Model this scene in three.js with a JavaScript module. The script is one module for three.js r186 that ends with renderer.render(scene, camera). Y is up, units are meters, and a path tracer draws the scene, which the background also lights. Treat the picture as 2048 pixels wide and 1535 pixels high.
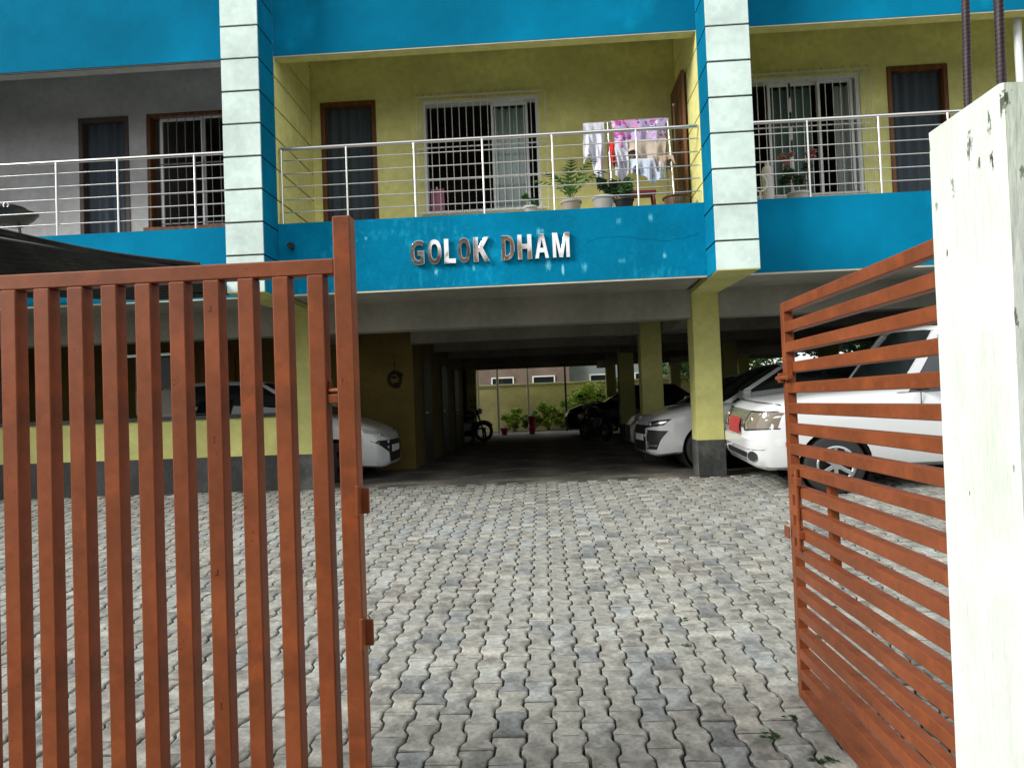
import * as THREE from 'three';
import { RoundedBoxGeometry } from 'three/addons/geometries/RoundedBoxGeometry.js';
import { mergeGeometries, mergeVertices, toCreasedNormals } from 'three/addons/utils/BufferGeometryUtils.js';
import { TextGeometry } from 'three/addons/geometries/TextGeometry.js';
import { FontLoader } from 'three/addons/loaders/FontLoader.js';
import { Brush, Evaluator, SUBTRACTION } from 'three-bvh-csg';

// ------------------------------------------------------------------ camera, sky, sun, exposure
// x runs along the facade, y up, z towards the road; z = 0 is the front of the ground-floor columns, y = 0 the garage floor.
const scene = new THREE.Scene();
const D2R = Math.PI / 180;
const camera = new THREE.PerspectiveCamera(2 * Math.atan(767.5 / 1400) / D2R, 1024 / 767, 0.1, 900);
camera.position.set(0, 1.14, 10);
camera.rotation.set(1.55 * D2R, 2.7 * D2R, -2.2 * D2R, 'YXZ');

const renderer = new THREE.WebGLRenderer({ antialias: true });
renderer.setSize(1024, 767);
renderer.toneMapping = THREE.LinearToneMapping;
renderer.toneMappingExposure = 1.78;
renderer.shadowMap.enabled = true;

{ // overcast sky: brighter overhead, soft cloud mottling, the same all round
  const w = 256, h = 128, d = new Float32Array(w * h * 4);
  const ph = [0.3, 1.7, 2.9, 4.1, 5.2];
  for (let j = 0; j < h; j++) for (let i = 0; i < w; i++) {
    const el = (j + 0.5) / h * Math.PI - Math.PI / 2, az = i / w * Math.PI * 2;
    const s = Math.max(0, Math.sin(el));
    let c = 0;
    for (let k = 0; k < 5; k++) c += Math.sin(az * (k + 2) + ph[k] + Math.sin(el * (5 + 3 * k) + ph[k] * 2) * 1.5) / (k + 2);
    const L = 0.80 * (0.84 + 0.16 * s) * (1 + 0.12 * c * Math.cos(el));
    const o = (j * w + i) * 4;
    d[o] = L * 0.97; d[o + 1] = L * 1.0; d[o + 2] = L * 1.04; d[o + 3] = 1;
  }
  const sky = new THREE.DataTexture(d, w, h, THREE.RGBAFormat, THREE.FloatType);
  sky.mapping = THREE.EquirectangularReflectionMapping; sky.magFilter = THREE.LinearFilter; sky.minFilter = THREE.LinearFilter;
  sky.wrapS = THREE.RepeatWrapping; sky.needsUpdate = true;
  scene.background = sky; scene.environment = sky;
}
const sun = new THREE.DirectionalLight(new THREE.Color(1, 0.97, 0.92), 2.3);
sun.position.set(-19.5, 13, 14.5); sun.target.position.set(0, 0, 4);
sun.castShadow = true; sun.shadow.radius = 38; sun.shadow.mapSize.set(2048, 2048);
Object.assign(sun.shadow.camera, { left: -22, right: 22, top: 22, bottom: -22, near: 1, far: 80 });
scene.add(sun, sun.target);

// ------------------------------------------------------------------ helpers
function rng(seed) { let s = seed | 0; return () => { s = (s + 0x6d2b79f5) | 0; let t = Math.imul(s ^ (s >>> 15), 1 | s); t = (t + Math.imul(t ^ (t >>> 7), 61 | t)) ^ t; return ((t ^ (t >>> 14)) >>> 0) / 4294967296; }; }
const R = rng(11);
const used = new Map();
function numbered(n) { const k = used.get(n) ?? 0; used.set(n, k + 1); return k ? n + '_' + String(k).padStart(3, '0') : n; }
function tag(o, label, category, group) { o.userData.label = label; o.userData.category = category; if (group) o.userData.group = group; return o; }
function thing(name, label, category, pos = [0, 0, 0], turn = 0, group) {
  const g = new THREE.Group(); g.name = numbered(name); g.position.set(...pos); g.rotation.y = turn; scene.add(g); return tag(g, label, category, group);
}
function mesh(name, geo, m, parent) { const o = new THREE.Mesh(geo, m); o.name = name; o.castShadow = o.receiveShadow = true; parent.add(o); return o; }
function struct(name, geo, m) { const o = mesh(name, geo, m, scene); o.userData.kind = 'structure'; return o; }
// texture coordinates in metres, from the face direction
function metreUV(g, ox = 0, oy = 0) {
  const p = g.attributes.position, n = g.attributes.normal, uv = new Float32Array(p.count * 2);
  for (let i = 0; i < p.count; i++) {
    const ax = Math.abs(n.getX(i)), ay = Math.abs(n.getY(i)), az = Math.abs(n.getZ(i)), x = p.getX(i), y = p.getY(i), z = p.getZ(i);
    if (ay >= ax && ay >= az) { uv[2 * i] = x; uv[2 * i + 1] = z; } else if (ax >= az) { uv[2 * i] = z; uv[2 * i + 1] = y; } else { uv[2 * i] = x; uv[2 * i + 1] = y; }
    uv[2 * i] += ox; uv[2 * i + 1] += oy;
  }
  g.setAttribute('uv', new THREE.BufferAttribute(uv, 2)); return g;
}
const bx = (x0, x1, y0, y1, z0, z1) => metreUV(new THREE.BoxGeometry(x1 - x0, y1 - y0, z1 - z0).translate((x0 + x1) / 2, (y0 + y1) / 2, (z0 + z1) / 2));
const rbx = (x0, x1, y0, y1, z0, z1, r = 0.006) => metreUV(new RoundedBoxGeometry(x1 - x0, y1 - y0, z1 - z0, 1, r).translate((x0 + x1) / 2, (y0 + y1) / 2, (z0 + z1) / 2));
function rod(a, b, r, r2 = r, seg = 8) {
  const A = new THREE.Vector3(...a), B = new THREE.Vector3(...b), d = B.clone().sub(A), g = new THREE.CylinderGeometry(r2, r, d.length(), seg);
  g.applyQuaternion(new THREE.Quaternion().setFromUnitVectors(new THREE.Vector3(0, 1, 0), d.clone().normalize()));
  return g.translate((A.x + B.x) / 2, (A.y + B.y) / 2, (A.z + B.z) / 2);
}
const tube = (pts, r, n = 24, s = 7) => new THREE.TubeGeometry(new THREE.CatmullRomCurve3(pts.map((p) => new THREE.Vector3(...p))), n, r, s, false);
const merge = (list) => mergeGeometries(list.map((g) => { const h = g.index ? g.toNonIndexed() : g.clone(); for (const k of Object.keys(h.attributes)) if (!['position', 'normal', 'uv'].includes(k)) h.deleteAttribute(k); if (!h.attributes.uv) metreUV(h); return h; }));

// ------------------------------------------------------------------ computed textures
function noiseGrid(n, cells, seed) { // tileable value noise
  const r = rng(seed), g = new Float32Array(cells * cells).map(() => r()), out = new Float32Array(n * n);
  for (let j = 0; j < n; j++) for (let i = 0; i < n; i++) {
    const x = i / n * cells, y = j / n * cells, x0 = Math.floor(x), y0 = Math.floor(y), fx = x - x0, fy = y - y0, u = fx * fx * (3 - 2 * fx), v = fy * fy * (3 - 2 * fy);
    const a = g[(y0 % cells) * cells + x0 % cells], b = g[(y0 % cells) * cells + (x0 + 1) % cells], c = g[((y0 + 1) % cells) * cells + x0 % cells], d = g[((y0 + 1) % cells) * cells + (x0 + 1) % cells];
    out[j * n + i] = a + (b - a) * u + (c - a) * v + (a - b - c + d) * u * v;
  }
  return out;
}
function fbm(n, base, oct, seed, gain = 0.55) {
  const out = new Float32Array(n * n); let amp = 1, tot = 0;
  for (let k = 0; k < oct; k++) { const g = noiseGrid(n, base << k, seed + k * 17); for (let i = 0; i < n * n; i++) out[i] += g[i] * amp; tot += amp; amp *= gain; }
  for (let i = 0; i < n * n; i++) out[i] /= tot;
  return out;
}
function texFrom(n, f, repeat, srgb = true) { // f(i, j) -> [r, g, b] 0..255
  const d = new Uint8Array(n * n * 4);
  for (let j = 0; j < n; j++) for (let i = 0; i < n; i++) { const c = f(i, j), o = (j * n + i) * 4; d[o] = c[0]; d[o + 1] = c[1]; d[o + 2] = c[2]; d[o + 3] = 255; }
  const t = new THREE.DataTexture(d, n, n); t.wrapS = t.wrapT = THREE.RepeatWrapping; t.magFilter = THREE.LinearFilter; t.minFilter = THREE.LinearMipmapLinearFilter; t.generateMipmaps = true;
  if (srgb) t.colorSpace = THREE.SRGBColorSpace; t.repeat.set(repeat, repeat); t.needsUpdate = true; return t;
}
const cl = (v) => Math.max(0, Math.min(255, v));
const nA = fbm(512, 4, 6, 3), nB = fbm(512, 8, 5, 91), nC = fbm(512, 32, 4, 47), nD = fbm(512, 3, 4, 210);
const at = (g, i, j) => g[((j % 512 + 512) % 512) * 512 + ((i % 512 + 512) % 512)];
const plasterMap = texFrom(512, (i, j) => { const v = cl(255 * (0.80 + 0.24 * (at(nA, i, j) - 0.2) + 0.10 * (at(nC, i, j) - 0.5))); return [v, v, v]; }, 0.45);
const plasterBump = texFrom(512, (i, j) => { const v = cl(255 * (0.5 * at(nC, i, j) + 0.5 * at(nB, i, j))); return [v, v, v]; }, 1.1, false);
const tealMap = texFrom(512, (i, j) => { // faded paint with pale chalky scuffs
  const s = Math.max(0, at(nB, i, j * 0.5 | 0) - 0.62) * 3.2 * Math.max(0, at(nC, i, j) - 0.25) * 1.7, b = 0.80 + 0.34 * (at(nA, i, j) - 0.4);
  return [cl(255 * (b * 0.85 + s * 0.9)), cl(255 * (b + s * 0.3)), cl(255 * (b + s * 0.22))]; }, 0.23);
const concreteMap = texFrom(512, (i, j) => { const a = at(nA, i, j), c = at(nC, i, j), d = at(nD, i, j), v = 0.60 + 0.5 * (a - 0.5) + 0.30 * (c - 0.5) + 0.35 * (d - 0.5); return [cl(255 * v), cl(252 * v), cl(243 * v)]; }, 0.6);
const paverMap = texFrom(512, (i, j) => { const a = at(nB, i, j), c = at(nC, i, j), d = at(nA, i, j), v = 0.76 + 0.40 * (a - 0.5) + 0.28 * (c - 0.5) + 0.34 * (d - 0.5); return [cl(255 * v), cl(255 * v), cl(252 * v)]; }, 1.6);
const paverBump = texFrom(512, (i, j) => { const v = cl(255 * (0.6 * at(nC, i, j) + 0.4 * at(nB, i * 2, j * 2))); return [v, v, v]; }, 4, false);
const rustMap = texFrom(512, (i, j) => { // brown gate paint, scuffs and a little rust grain
  const a = at(nA, i, j), c = at(nC, i, j), r = Math.max(0, at(nB, i, j) - 0.66) * 3; const v = 0.84 + 0.28 * (a - 0.5) + 0.14 * (c - 0.5);
  const chip = at(nC, i * 2 + 77, j * 2) * 0.6 + at(nB, i + 200, j) * 0.4 > 0.765 ? 0.6 : 1; return [cl(255 * chip * (v + r * 0.25)), cl(255 * chip * (v + r * 0.16)), cl(255 * chip * (v + r * 0.02))]; }, 1.3);
const fabricBump = texFrom(512, (i, j) => { const v = 128 + 60 * Math.sin(i * 0.8) * Math.sin(j * 0.8) + 60 * (at(nC, i, j) - 0.5); return [v, v, v]; }, 3, false);
const nE = fbm(512, 3, 2, 555, 0.35);
const softBump = texFrom(512, (i, j) => { const v = cl(255 * nE[j * 512 + i]); return [v, v, v]; }, 0.9, false);
const woodMap = texFrom(512, (i, j) => { const w = at(nA, i * 3, j / 4 | 0), v = 0.72 + 0.5 * (w - 0.5) + 0.12 * Math.sin(i * 0.35 + 9 * w); return [cl(255 * v), cl(244 * v), cl(230 * v)]; }, 1.5);

const C = (r, g, b) => new THREE.Color().setRGB(r, g, b);
const std = (color, o = {}) => new THREE.MeshStandardMaterial({ color, roughness: 0.8, ...o });
const phys = (color, o = {}) => new THREE.MeshPhysicalMaterial({ color, roughness: 0.5, ...o });
const plaster = (color, o = {}) => std(color, { map: plasterMap, bumpMap: plasterBump, bumpScale: 0.003, roughness: 0.86, ...o });
const M = {
  teal: new THREE.MeshPhysicalMaterial({ color: C(0.002, 0.255, 0.455), map: tealMap, bumpMap: plasterBump, bumpScale: 0.003, roughness: 0.9, specularIntensity: 0.1 }),
  mint: plaster(C(0.82, 1.0, 0.92), { roughness: 0.7 }),
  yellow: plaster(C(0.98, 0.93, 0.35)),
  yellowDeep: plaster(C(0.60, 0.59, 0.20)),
  grey: plaster(C(0.62, 0.62, 0.62)),
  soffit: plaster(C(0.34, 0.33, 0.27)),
  cream: plaster(C(0.78, 0.76, 0.60)),
  joint: plaster(C(0.10, 0.10, 0.08)),
  shadedMustard: plaster(C(0.20, 0.145, 0.028)),  // mustard paint, with garage shade put into it as a darker colour
  concrete: std(C(0.40, 0.38, 0.33), { map: concreteMap, bumpMap: plasterBump, bumpScale: 0.004, roughness: 0.88 }),
  plinth: std(C(0.16, 0.17, 0.17), { map: concreteMap, bumpMap: plasterBump, bumpScale: 0.006, roughness: 0.85 }),
  darkPlinth: std(C(0.055, 0.06, 0.065), { map: concreteMap, bumpMap: plasterBump, bumpScale: 0.008, roughness: 0.7 }),
  gate: phys(C(0.315, 0.088, 0.031), { map: rustMap, roughness: 0.42, bumpMap: plasterBump, bumpScale: 0.0006, specularIntensity: 0.55 }),
  steel: std(C(0.72, 0.70, 0.68), { metalness: 1, roughness: 0.28 }),
  chrome: std(C(0.82, 0.80, 0.77), { metalness: 1, roughness: 0.06, bumpMap: softBump, bumpScale: 0.035 }),
  brownFrame: std(C(0.30, 0.115, 0.03), { map: woodMap, roughness: 0.55 }),
  wood: std(C(0.26, 0.11, 0.045), { map: woodMap, roughness: 0.6 }),
  alu: std(C(0.70, 0.72, 0.72), { roughness: 0.45 }),
  grilleWhite: std(C(0.70, 0.68, 0.66), { roughness: 0.5 }),
  glass: phys(C(0.92, 0.96, 0.95), { transmission: 1, thickness: 0, roughness: 0.03, ior: 1.5 }),
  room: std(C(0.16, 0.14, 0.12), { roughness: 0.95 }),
  curtainBlue: std(C(0.055, 0.072, 0.092), { roughness: 0.95, bumpMap: fabricBump, bumpScale: 0.001, side: THREE.DoubleSide }),
  curtainSheer: phys(C(0.56, 0.62, 0.60), { roughness: 1, transmission: 0.3, thickness: 0, side: THREE.DoubleSide }),
  black: std(C(0.012, 0.012, 0.013), { roughness: 0.5 }),
  blackGloss: std(C(0.012, 0.012, 0.014), { roughness: 0.16 }),
  rubber: std(C(0.02, 0.02, 0.02), { roughness: 0.85 }),
  whitePaint: phys(C(0.64, 0.66, 0.66), { roughness: 0.35, clearcoat: 1, clearcoatRoughness: 0.06 }),
  darkPaint: phys(C(0.012, 0.014, 0.022), { roughness: 0.3, clearcoat: 1, clearcoatRoughness: 0.05 }),
  carGlass: phys(C(0.012, 0.018, 0.02), { roughness: 0.05, clearcoat: 1, clearcoatRoughness: 0.02 }),
  lampGlass: phys(C(0.60, 0.58, 0.52), { roughness: 0.06, clearcoat: 1, metalness: 0.35 }),
  lampDark: phys(C(0.03, 0.03, 0.032), { roughness: 0.08, clearcoat: 1 }),
  rim: std(C(0.62, 0.64, 0.66), { metalness: 0.9, roughness: 0.28 }),
  redPlate: std(C(0.36, 0.028, 0.04), { roughness: 0.5 }),
  rebar: std(C(0.15, 0.10, 0.13), { metalness: 0.4, roughness: 0.6, map: concreteMap }),
  tin: std(C(0.10, 0.115, 0.11), { metalness: 0.5, roughness: 0.5, map: concreteMap }),
  pink: std(C(0.62, 0.05, 0.16), { roughness: 0.4 }),
  redPot: std(C(0.42, 0.03, 0.05), { roughness: 0.4 }),
  darkRed: std(C(0.16, 0.012, 0.02), { roughness: 0.5 }),
  pot: std(C(0.66, 0.63, 0.58), { map: plasterMap, roughness: 0.7 }),
  soil: std(C(0.05, 0.035, 0.025), { roughness: 1 }),
};
const leafMat = (r, g, b) => phys(C(r, g, b), { roughness: 0.75, transmission: 0.3, thickness: 0, side: THREE.DoubleSide });
const LEAF = [leafMat(0.06, 0.15, 0.03), leafMat(0.11, 0.24, 0.03), leafMat(0.03, 0.085, 0.02), leafMat(0.30, 0.42, 0.04)];

// ------------------------------------------------------------------ ground
const SLOPE = 0.065, gy = (z) => z > 0 ? -SLOPE * Math.min(z, 8.6) : 0;
{
  struct('ground', metreUV(new THREE.PlaneGeometry(700, 700).rotateX(-Math.PI / 2).translate(0, -0.70, 0)), std(C(0.12, 0.105, 0.08), { map: concreteMap, roughness: 0.95 }));
  struct('road', metreUV(new THREE.BoxGeometry(80, 0.1, 7).translate(0, -0.62, 12.12)), std(C(0.07, 0.068, 0.065), { map: concreteMap, roughness: 0.9 }));
  struct('garage_floor', bx(-10, 9, -0.30, 0, -16, 0), M.concrete);
  struct('rear_yard', bx(-25, 25, -0.32, -0.02, -40, -16.002), M.concrete);
  struct('side_yard', bx(9.002, 30, -0.32, -0.03, -15.99, 0), std(C(0.16, 0.15, 0.11), { map: concreteMap, roughness: 0.95 }));
}
{ // driveway of interlocking dumb-bell pavers on a bed that climbs to the garage
  const bed = new THREE.BufferGeometry();
  const X0 = -14, X1 = 12, y0 = -0.036, y1 = -SLOPE * 8.6 - 0.036;
  bed.setAttribute('position', new THREE.BufferAttribute(new Float32Array([X0, y0, 0.002, X0, y1, 8.6, X1, y1, 8.6, X1, y0, 0.002, X0, -0.68, 8.6, X1, -0.68, 8.6]), 3));
  bed.setIndex([0, 1, 2, 0, 2, 3, 1, 4, 5, 1, 5, 2]); bed.computeVertexNormals(); metreUV(bed);
  const drive = struct('driveway', bed, std(C(0.055, 0.050, 0.034), { map: concreteMap, bumpMap: paverBump, bumpScale: 0.006, roughness: 1 }));
  const L = 0.222, PITCH = 0.143, wide = 0.167, narrow = 0.119, gap = 0.0045, T = 0.018;
  const half = [[wide / 2, -L / 2], [wide / 2, -L / 4 - T], [narrow / 2, -L / 4 + T], [narrow / 2, L / 4 - T], [wide / 2, L / 4 + T], [wide / 2, L / 2]];
  const ring = (inset) => { const r = half.map(([x, z], i) => [x - inset * 1.45, i === 0 ? z + inset * 0.8 : i === 5 ? z - inset * 0.8 : z]); return [...r, ...r.slice().reverse().map(([x, z]) => [-x, z])]; };
  function paver(k) {
    const r = rng(900 + k), base = 0.40 + 0.12 * k / 40 + 0.03 * r(), warm = (r() - 0.35) * 0.05;
    const col = r() < 0.07 ? [base * 0.98, base * 0.93, base * 0.83] : r() < 0.06 ? [base * 0.86, base * 0.90, base * 0.88] : [base * (1 + warm), base, base * (0.915 - warm)];
    const chip = (q) => q.map(([x, z]) => [x + (r() - 0.5) * 0.0035, z + (r() - 0.5) * 0.003]), A = chip(ring(gap)), B = chip(ring(gap + 0.0055)), pos = [], idx = [], n = 12;
    for (const [x, z] of B) pos.push(x, 0, z);
    for (const [x, z] of A) pos.push(x, -0.006, z);
    for (const [x, z] of A) pos.push(x, -0.05, z);
    const tris = THREE.ShapeUtils.triangulateShape(B.map(([x, z]) => new THREE.Vector2(x, z)), []);
    for (const [a, b, c] of tris) { const s = (B[b][0] - B[a][0]) * (B[c][1] - B[a][1]) - (B[b][1] - B[a][1]) * (B[c][0] - B[a][0]); idx.push(...(s > 0 ? [a, c, b] : [a, b, c])); }
    for (let q = 0; q < 2; q++) for (let i = 0; i < n; i++) { const j = (i + 1) % n; idx.push(q * n + i, q * n + j, (q + 1) * n + i, q * n + j, (q + 1) * n + j, (q + 1) * n + i); }
    let g = new THREE.BufferGeometry(); g.setAttribute('position', new THREE.Float32BufferAttribute(pos, 3)); g.setIndex(idx); g = g.toNonIndexed(); g.computeVertexNormals();
    // outward check
    const nn = g.attributes.normal; let up = 0; for (let i = 0; i < nn.count; i++) up += nn.getY(i);
    if (up < 0) { const p = g.attributes.position.array; for (let i = 0; i < p.length; i += 9) for (let c = 0; c < 3; c++) { const t = p[i + 3 + c]; p[i + 3 + c] = p[i + 6 + c]; p[i + 6 + c] = t; } g.computeVertexNormals(); }
    metreUV(g, r() * 7, r() * 7);
    const c = new Float32Array(g.attributes.position.count * 3); for (let i = 0; i < c.length; i += 3) { c[i] = col[0]; c[i + 1] = col[1]; c[i + 2] = col[2]; }
    g.setAttribute('color', new THREE.BufferAttribute(c, 3)); return g;
  }
  const variants = Array.from({ length: 40 }, (_, k) => paver(k));
  const pm = std(C(1, 1, 1), { vertexColors: true, map: paverMap, bumpMap: paverBump, bumpScale: 0.0035, roughness: 0.88 });
  const list = [], tilt = Math.atan(SLOPE);
  camera.updateMatrixWorld(); const v = new THREE.Vector3();
  for (let c = -62; c <= 50; c++) for (let row = 0; row < 40; row++) {
    const x = c * PITCH + 0.05, s = (row + (c & 1 ? 1.0 : 0.5)) * L + 0.012, z = s * Math.cos(tilt);
    if (z > 8.5) continue;
    const zc = z + 0; const o = new THREE.Object3D();
    o.position.set(x + (R() - 0.5) * 0.004, -SLOPE * zc + (R() - 0.5) * 0.008 + 0.002 + 0.012 * (at(nD, c * 9 + 900, row * 11) - 0.5), zc);
    o.rotation.set(tilt + (R() - 0.5) * 0.028, (R() - 0.5) * 0.03, (R() - 0.5) * 0.034); o.updateMatrix();
    v.copy(o.position).project(camera);
    const seen = Math.abs(v.x) < 1.04 && Math.abs(v.y) < 1.06 && o.position.z < 9;
    list.push({ o, k: Math.max(0, Math.min(39, Math.floor(40 * (0.5 + 1.0 * (at(nA, c * 5 + 1000, row * 8 + 300) - 0.47) + 0.62 * (R() - 0.5))))), d: seen ? o.position.distanceTo(camera.position) : 999 });
  }
  list.sort((a, b) => a.d - b.d);
  list.slice(0, 300).forEach((e, i) => { const m = mesh(i ? 'paver_' + String(i).padStart(3, '0') : 'paver', variants[e.k], pm, drive); m.position.copy(e.o.position); m.rotation.copy(e.o.rotation); });
  const rest = mesh('paver_field', mergeGeometries(list.slice(300).map((e) => variants[e.k].clone().applyMatrix4(e.o.matrix))), pm, drive);
  rest.userData.kind = 'stuff';
}

// ------------------------------------------------------------------ the apartment building
const house = thing('apartment_building', 'apartment block with teal balcony bands, mint ribbed pillars and an open ground-floor garage', 'building');
const BAND0 = 2.63, BAND1 = 3.54, UP0 = 5.72, UP1 = 7.35, ZF = 1.25;
const bays = [[-10, -3.79, M.grey, 'left'], [-3.33, 2.06, M.yellow, 'middle'], [2.56, 9, M.yellow, 'right']];
{ // painted bands with their own pale streaks, scuffs and a hairline crack on the middle one
  const cw = 2048, ch = 346, cv = document.createElement('canvas'); cv.width = cw; cv.height = ch; const g = cv.getContext('2d');
  const img = g.createImageData(cw, ch);
  for (let j = 0; j < ch; j++) for (let i = 0; i < cw; i++) {
    const b = 0.84 + 0.26 * (at(nA, i >> 1, j >> 1) - 0.45) + 0.10 * (at(nC, i, j) - 0.5), s = Math.max(0, at(nB, i >> 2, (j >> 1) + 90) * 0.6 + at(nC, i, j >> 1) * 0.4 - 0.58) * 1.0, o = (j * cw + i) * 4;
    img.data[o] = cl(2 + 30 * s * 4); img.data[o + 1] = cl(144 * b + 150 * s); img.data[o + 2] = cl(188 * b + 140 * s); img.data[o + 3] = 255;
  }
  g.putImageData(img, 0, 0);
  const px = (X) => (X + 3.33) / 5.39 * cw, py = (Y) => (BAND1 - Y) / 0.91 * ch;
  const r = rng(5);
  const smear = (X, Y, w, h, a) => { for (let k = 0; k < 26; k++) { g.fillStyle = `rgba(150,205,225,${a * (0.3 + r())})`; const x = px(X) + (r() - 0.5) * w, y = py(Y) + (r() - 0.5) * h * 0.4; g.beginPath(); g.ellipse(x, y, 1.5 + r() * 5, 4 + r() * h * 0.5, (r() - 0.5) * 0.3, 0, 7); g.fill(); } };
  for (const a of [[0.02, 3.28, 36, 46, 0.20], [0.10, 2.84, 26, 60, 0.20], [-1.32, 2.83, 14, 34, 0.20], [-0.84, 2.86, 10, 30, 0.14], [1.40, 3.38, 16, 40, 0.16], [1.02, 2.86, 34, 26, 0.14], [1.55, 2.9, 14, 30, 0.12], [0.55, 2.8, 20, 50, 0.12], [-2.5, 3.25, 12, 16, 0.06], [-2.2, 3.3, 10, 14, 0.08], [1.0, 3.36, 24, 34, 0.1], [0.28, 2.78, 5, 46, 0.28]]) smear(...a);
  g.strokeStyle = 'rgba(0,40,60,0.55)'; g.lineWidth = 2; g.beginPath();
  let X = 0.6; g.moveTo(px(X), py(3.12)); for (; X < 2.0; X += 0.06) g.lineTo(px(X), py(3.13 - 0.04 * Math.sin(X * 5) + (r() - 0.5) * 0.03)); g.stroke();
  const t = new THREE.CanvasTexture(cv); t.colorSpace = THREE.SRGBColorSpace; t.wrapS = t.wrapT = THREE.RepeatWrapping; t.repeat.set(1 / 5.39, 1 / 0.91); t.offset.set(3.33 / 5.39, -BAND0 / 0.91);
  M.tealSign = new THREE.MeshPhysicalMaterial({ color: C(0.92, 0.92, 0.92), map: t, bumpMap: plasterBump, bumpScale: 0.003, roughness: 0.9, specularIntensity: 0.1 });
}
for (const [x0, x1, wallMat, which] of bays) {
  mesh('fascia_band', bx(x0, x1, BAND0, BAND1, 1.08, ZF), which === 'middle' ? M.tealSign : M.teal, house);
  mesh('drip_edge', bx(x0, x1, BAND0 - 0.022, BAND0, 1.215, ZF - 0.006), M.cream, house); mesh('soffit_strip', bx(x0, x1, BAND0 - 0.008, BAND0, 1.062, 1.213), M.soffit, house);
  mesh('fascia_band', bx(x0, x1, UP0, UP1, 1.08, ZF), M.teal, house);
  mesh('drip_edge', bx(x0, x1, UP0 - 0.016, UP0, 1.225, ZF - 0.006), which === 'left' ? M.joint : M.cream, house); mesh('soffit_strip', bx(x0, x1, UP0 - 0.006, UP0, 1.062, 1.223), wallMat, house);
  mesh('balcony_floor', bx(x0, x1, 3.38, 3.54 - 0.004, -0.19, 1.08), M.cream, house);
  mesh('balcony_ceiling', bx(x0, x1, 6.40, 6.60, -0.19, 1.08), wallMat, house);
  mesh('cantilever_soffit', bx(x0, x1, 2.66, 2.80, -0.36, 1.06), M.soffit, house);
}
mesh('upper_storey', bx(-10, 9, 6.62, 9.5, -16, 1.02), M.yellow, house);
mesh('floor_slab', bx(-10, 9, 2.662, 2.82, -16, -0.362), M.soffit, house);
mesh('rear_upper_wall', bx(-10, 9, 2.82, 6.6, -16, -3.2), M.yellow, house);
mesh('end_wall', bx(-10.2, -10.002, 0, 6.62, -16, 1.25), M.grey, house);
// party pillars: a yellow core clad in raised courses (mint in front, teal on the outer sides, yellow within the balcony)
for (const [x0, x1, g0, pitch] of [[-3.79, -3.33, 3.046, 0.402], [2.06, 2.56, 2.939, 0.425]]) {
  const core = mesh('pillar', bx(x0 + 0.018, x1 - 0.018, 2.665, 9.4, -0.19, 1.732), M.joint, house);
  const edges = [2.60]; for (let y = g0; y < 8.2; y += pitch) edges.push(y);
  for (let k = 0; k + 1 < edges.length; k++) {
    const a = edges[k] + (k ? 0.011 : 0), b = edges[k + 1] - 0.011, j = () => (R() - 0.5) * 0.003;
    mesh('front_panel', rbx(x0 - 0.002, x1 + 0.002, a, b, 1.730, 1.75 + j(), 0.004), M.mint, core);
    for (const s of [0, 1]) {
      const xa = s ? x1 - 0.02 : x0, xb = s ? x1 : x0 + 0.02, e = j();
      mesh('side_panel', bx(xa, xb, a, b, ZF + 0.004, 1.728), M.teal, core);
      if (b > 3.55) mesh('inner_panel', bx(xa + (s ? 0 : -0.002), xb + (s ? 0.002 : 0), Math.max(a, 3.545), b, -0.188, ZF - 0.002), x0 < -3 && !s ? M.grey : M.yellow, core);
    }
  }
  // tapered yellow bracket from the pillar foot back to the column head
  const c0 = x0 < 0 ? -3.75 : 2.12, c1 = x0 < 0 ? -3.37 : 2.50, g = new THREE.BoxGeometry(1, 0.07, 1.75, 1, 1, 1), p = g.attributes.position;
  for (let i = 0; i < p.count; i++) { const f = p.getZ(i) > 0, l = p.getX(i) < 0; p.setXYZ(i, f ? (l ? x0 : x1) : (l ? c0 : c1), p.getY(i) + 2.625, f ? 1.75 : 0.002); }
  g.computeVertexNormals(); mesh('bracket', metreUV(g), M.yellowDeep, house);
}
// ground-floor columns with bare cement plinths
const cols = [[-3.75, -3.37, -0.38], [2.12, 2.50, -0.38], [1.73, 2.11, -2.98], [1.86, 2.24, -8.0], [2.2, 2.55, -15.6], [4.45, 4.8, -8.0], [6.9, 7.28, -0.38], [6.9, 7.28, -8.0], [6.9, 7.28, -15.6], [4.5, 4.85, -15.6], [-9.0, -8.6, -0.38], [-2.85, -2.5, -15.6]];
for (const [a, b, z] of cols) {
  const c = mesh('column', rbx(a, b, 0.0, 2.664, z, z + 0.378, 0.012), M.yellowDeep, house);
  mesh('plinth', rbx(a - 0.008, b + 0.008, 0.0, 0.515, z - 0.008, z + 0.386, 0.012), M.plinth, c);
}
// beams under the slab
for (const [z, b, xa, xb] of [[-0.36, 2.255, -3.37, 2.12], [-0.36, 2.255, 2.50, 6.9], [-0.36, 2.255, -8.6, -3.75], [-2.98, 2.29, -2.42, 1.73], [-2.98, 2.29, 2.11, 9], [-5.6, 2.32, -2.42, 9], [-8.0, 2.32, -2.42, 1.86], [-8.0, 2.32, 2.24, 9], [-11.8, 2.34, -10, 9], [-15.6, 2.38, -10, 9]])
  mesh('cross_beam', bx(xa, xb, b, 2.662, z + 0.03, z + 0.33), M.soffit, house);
for (const [x, za, zb] of [[2.14, -2.6, -0.37], [1.9, -7.6, -2.98], [1.9, -15.6, -8.0], [-3.7, -2.75, -0.37], [4.5, -15.5, -8.0]]) mesh('long_beam', bx(x, x + 0.3, 2.285, 2.66, za, zb), M.soffit, house);
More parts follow.
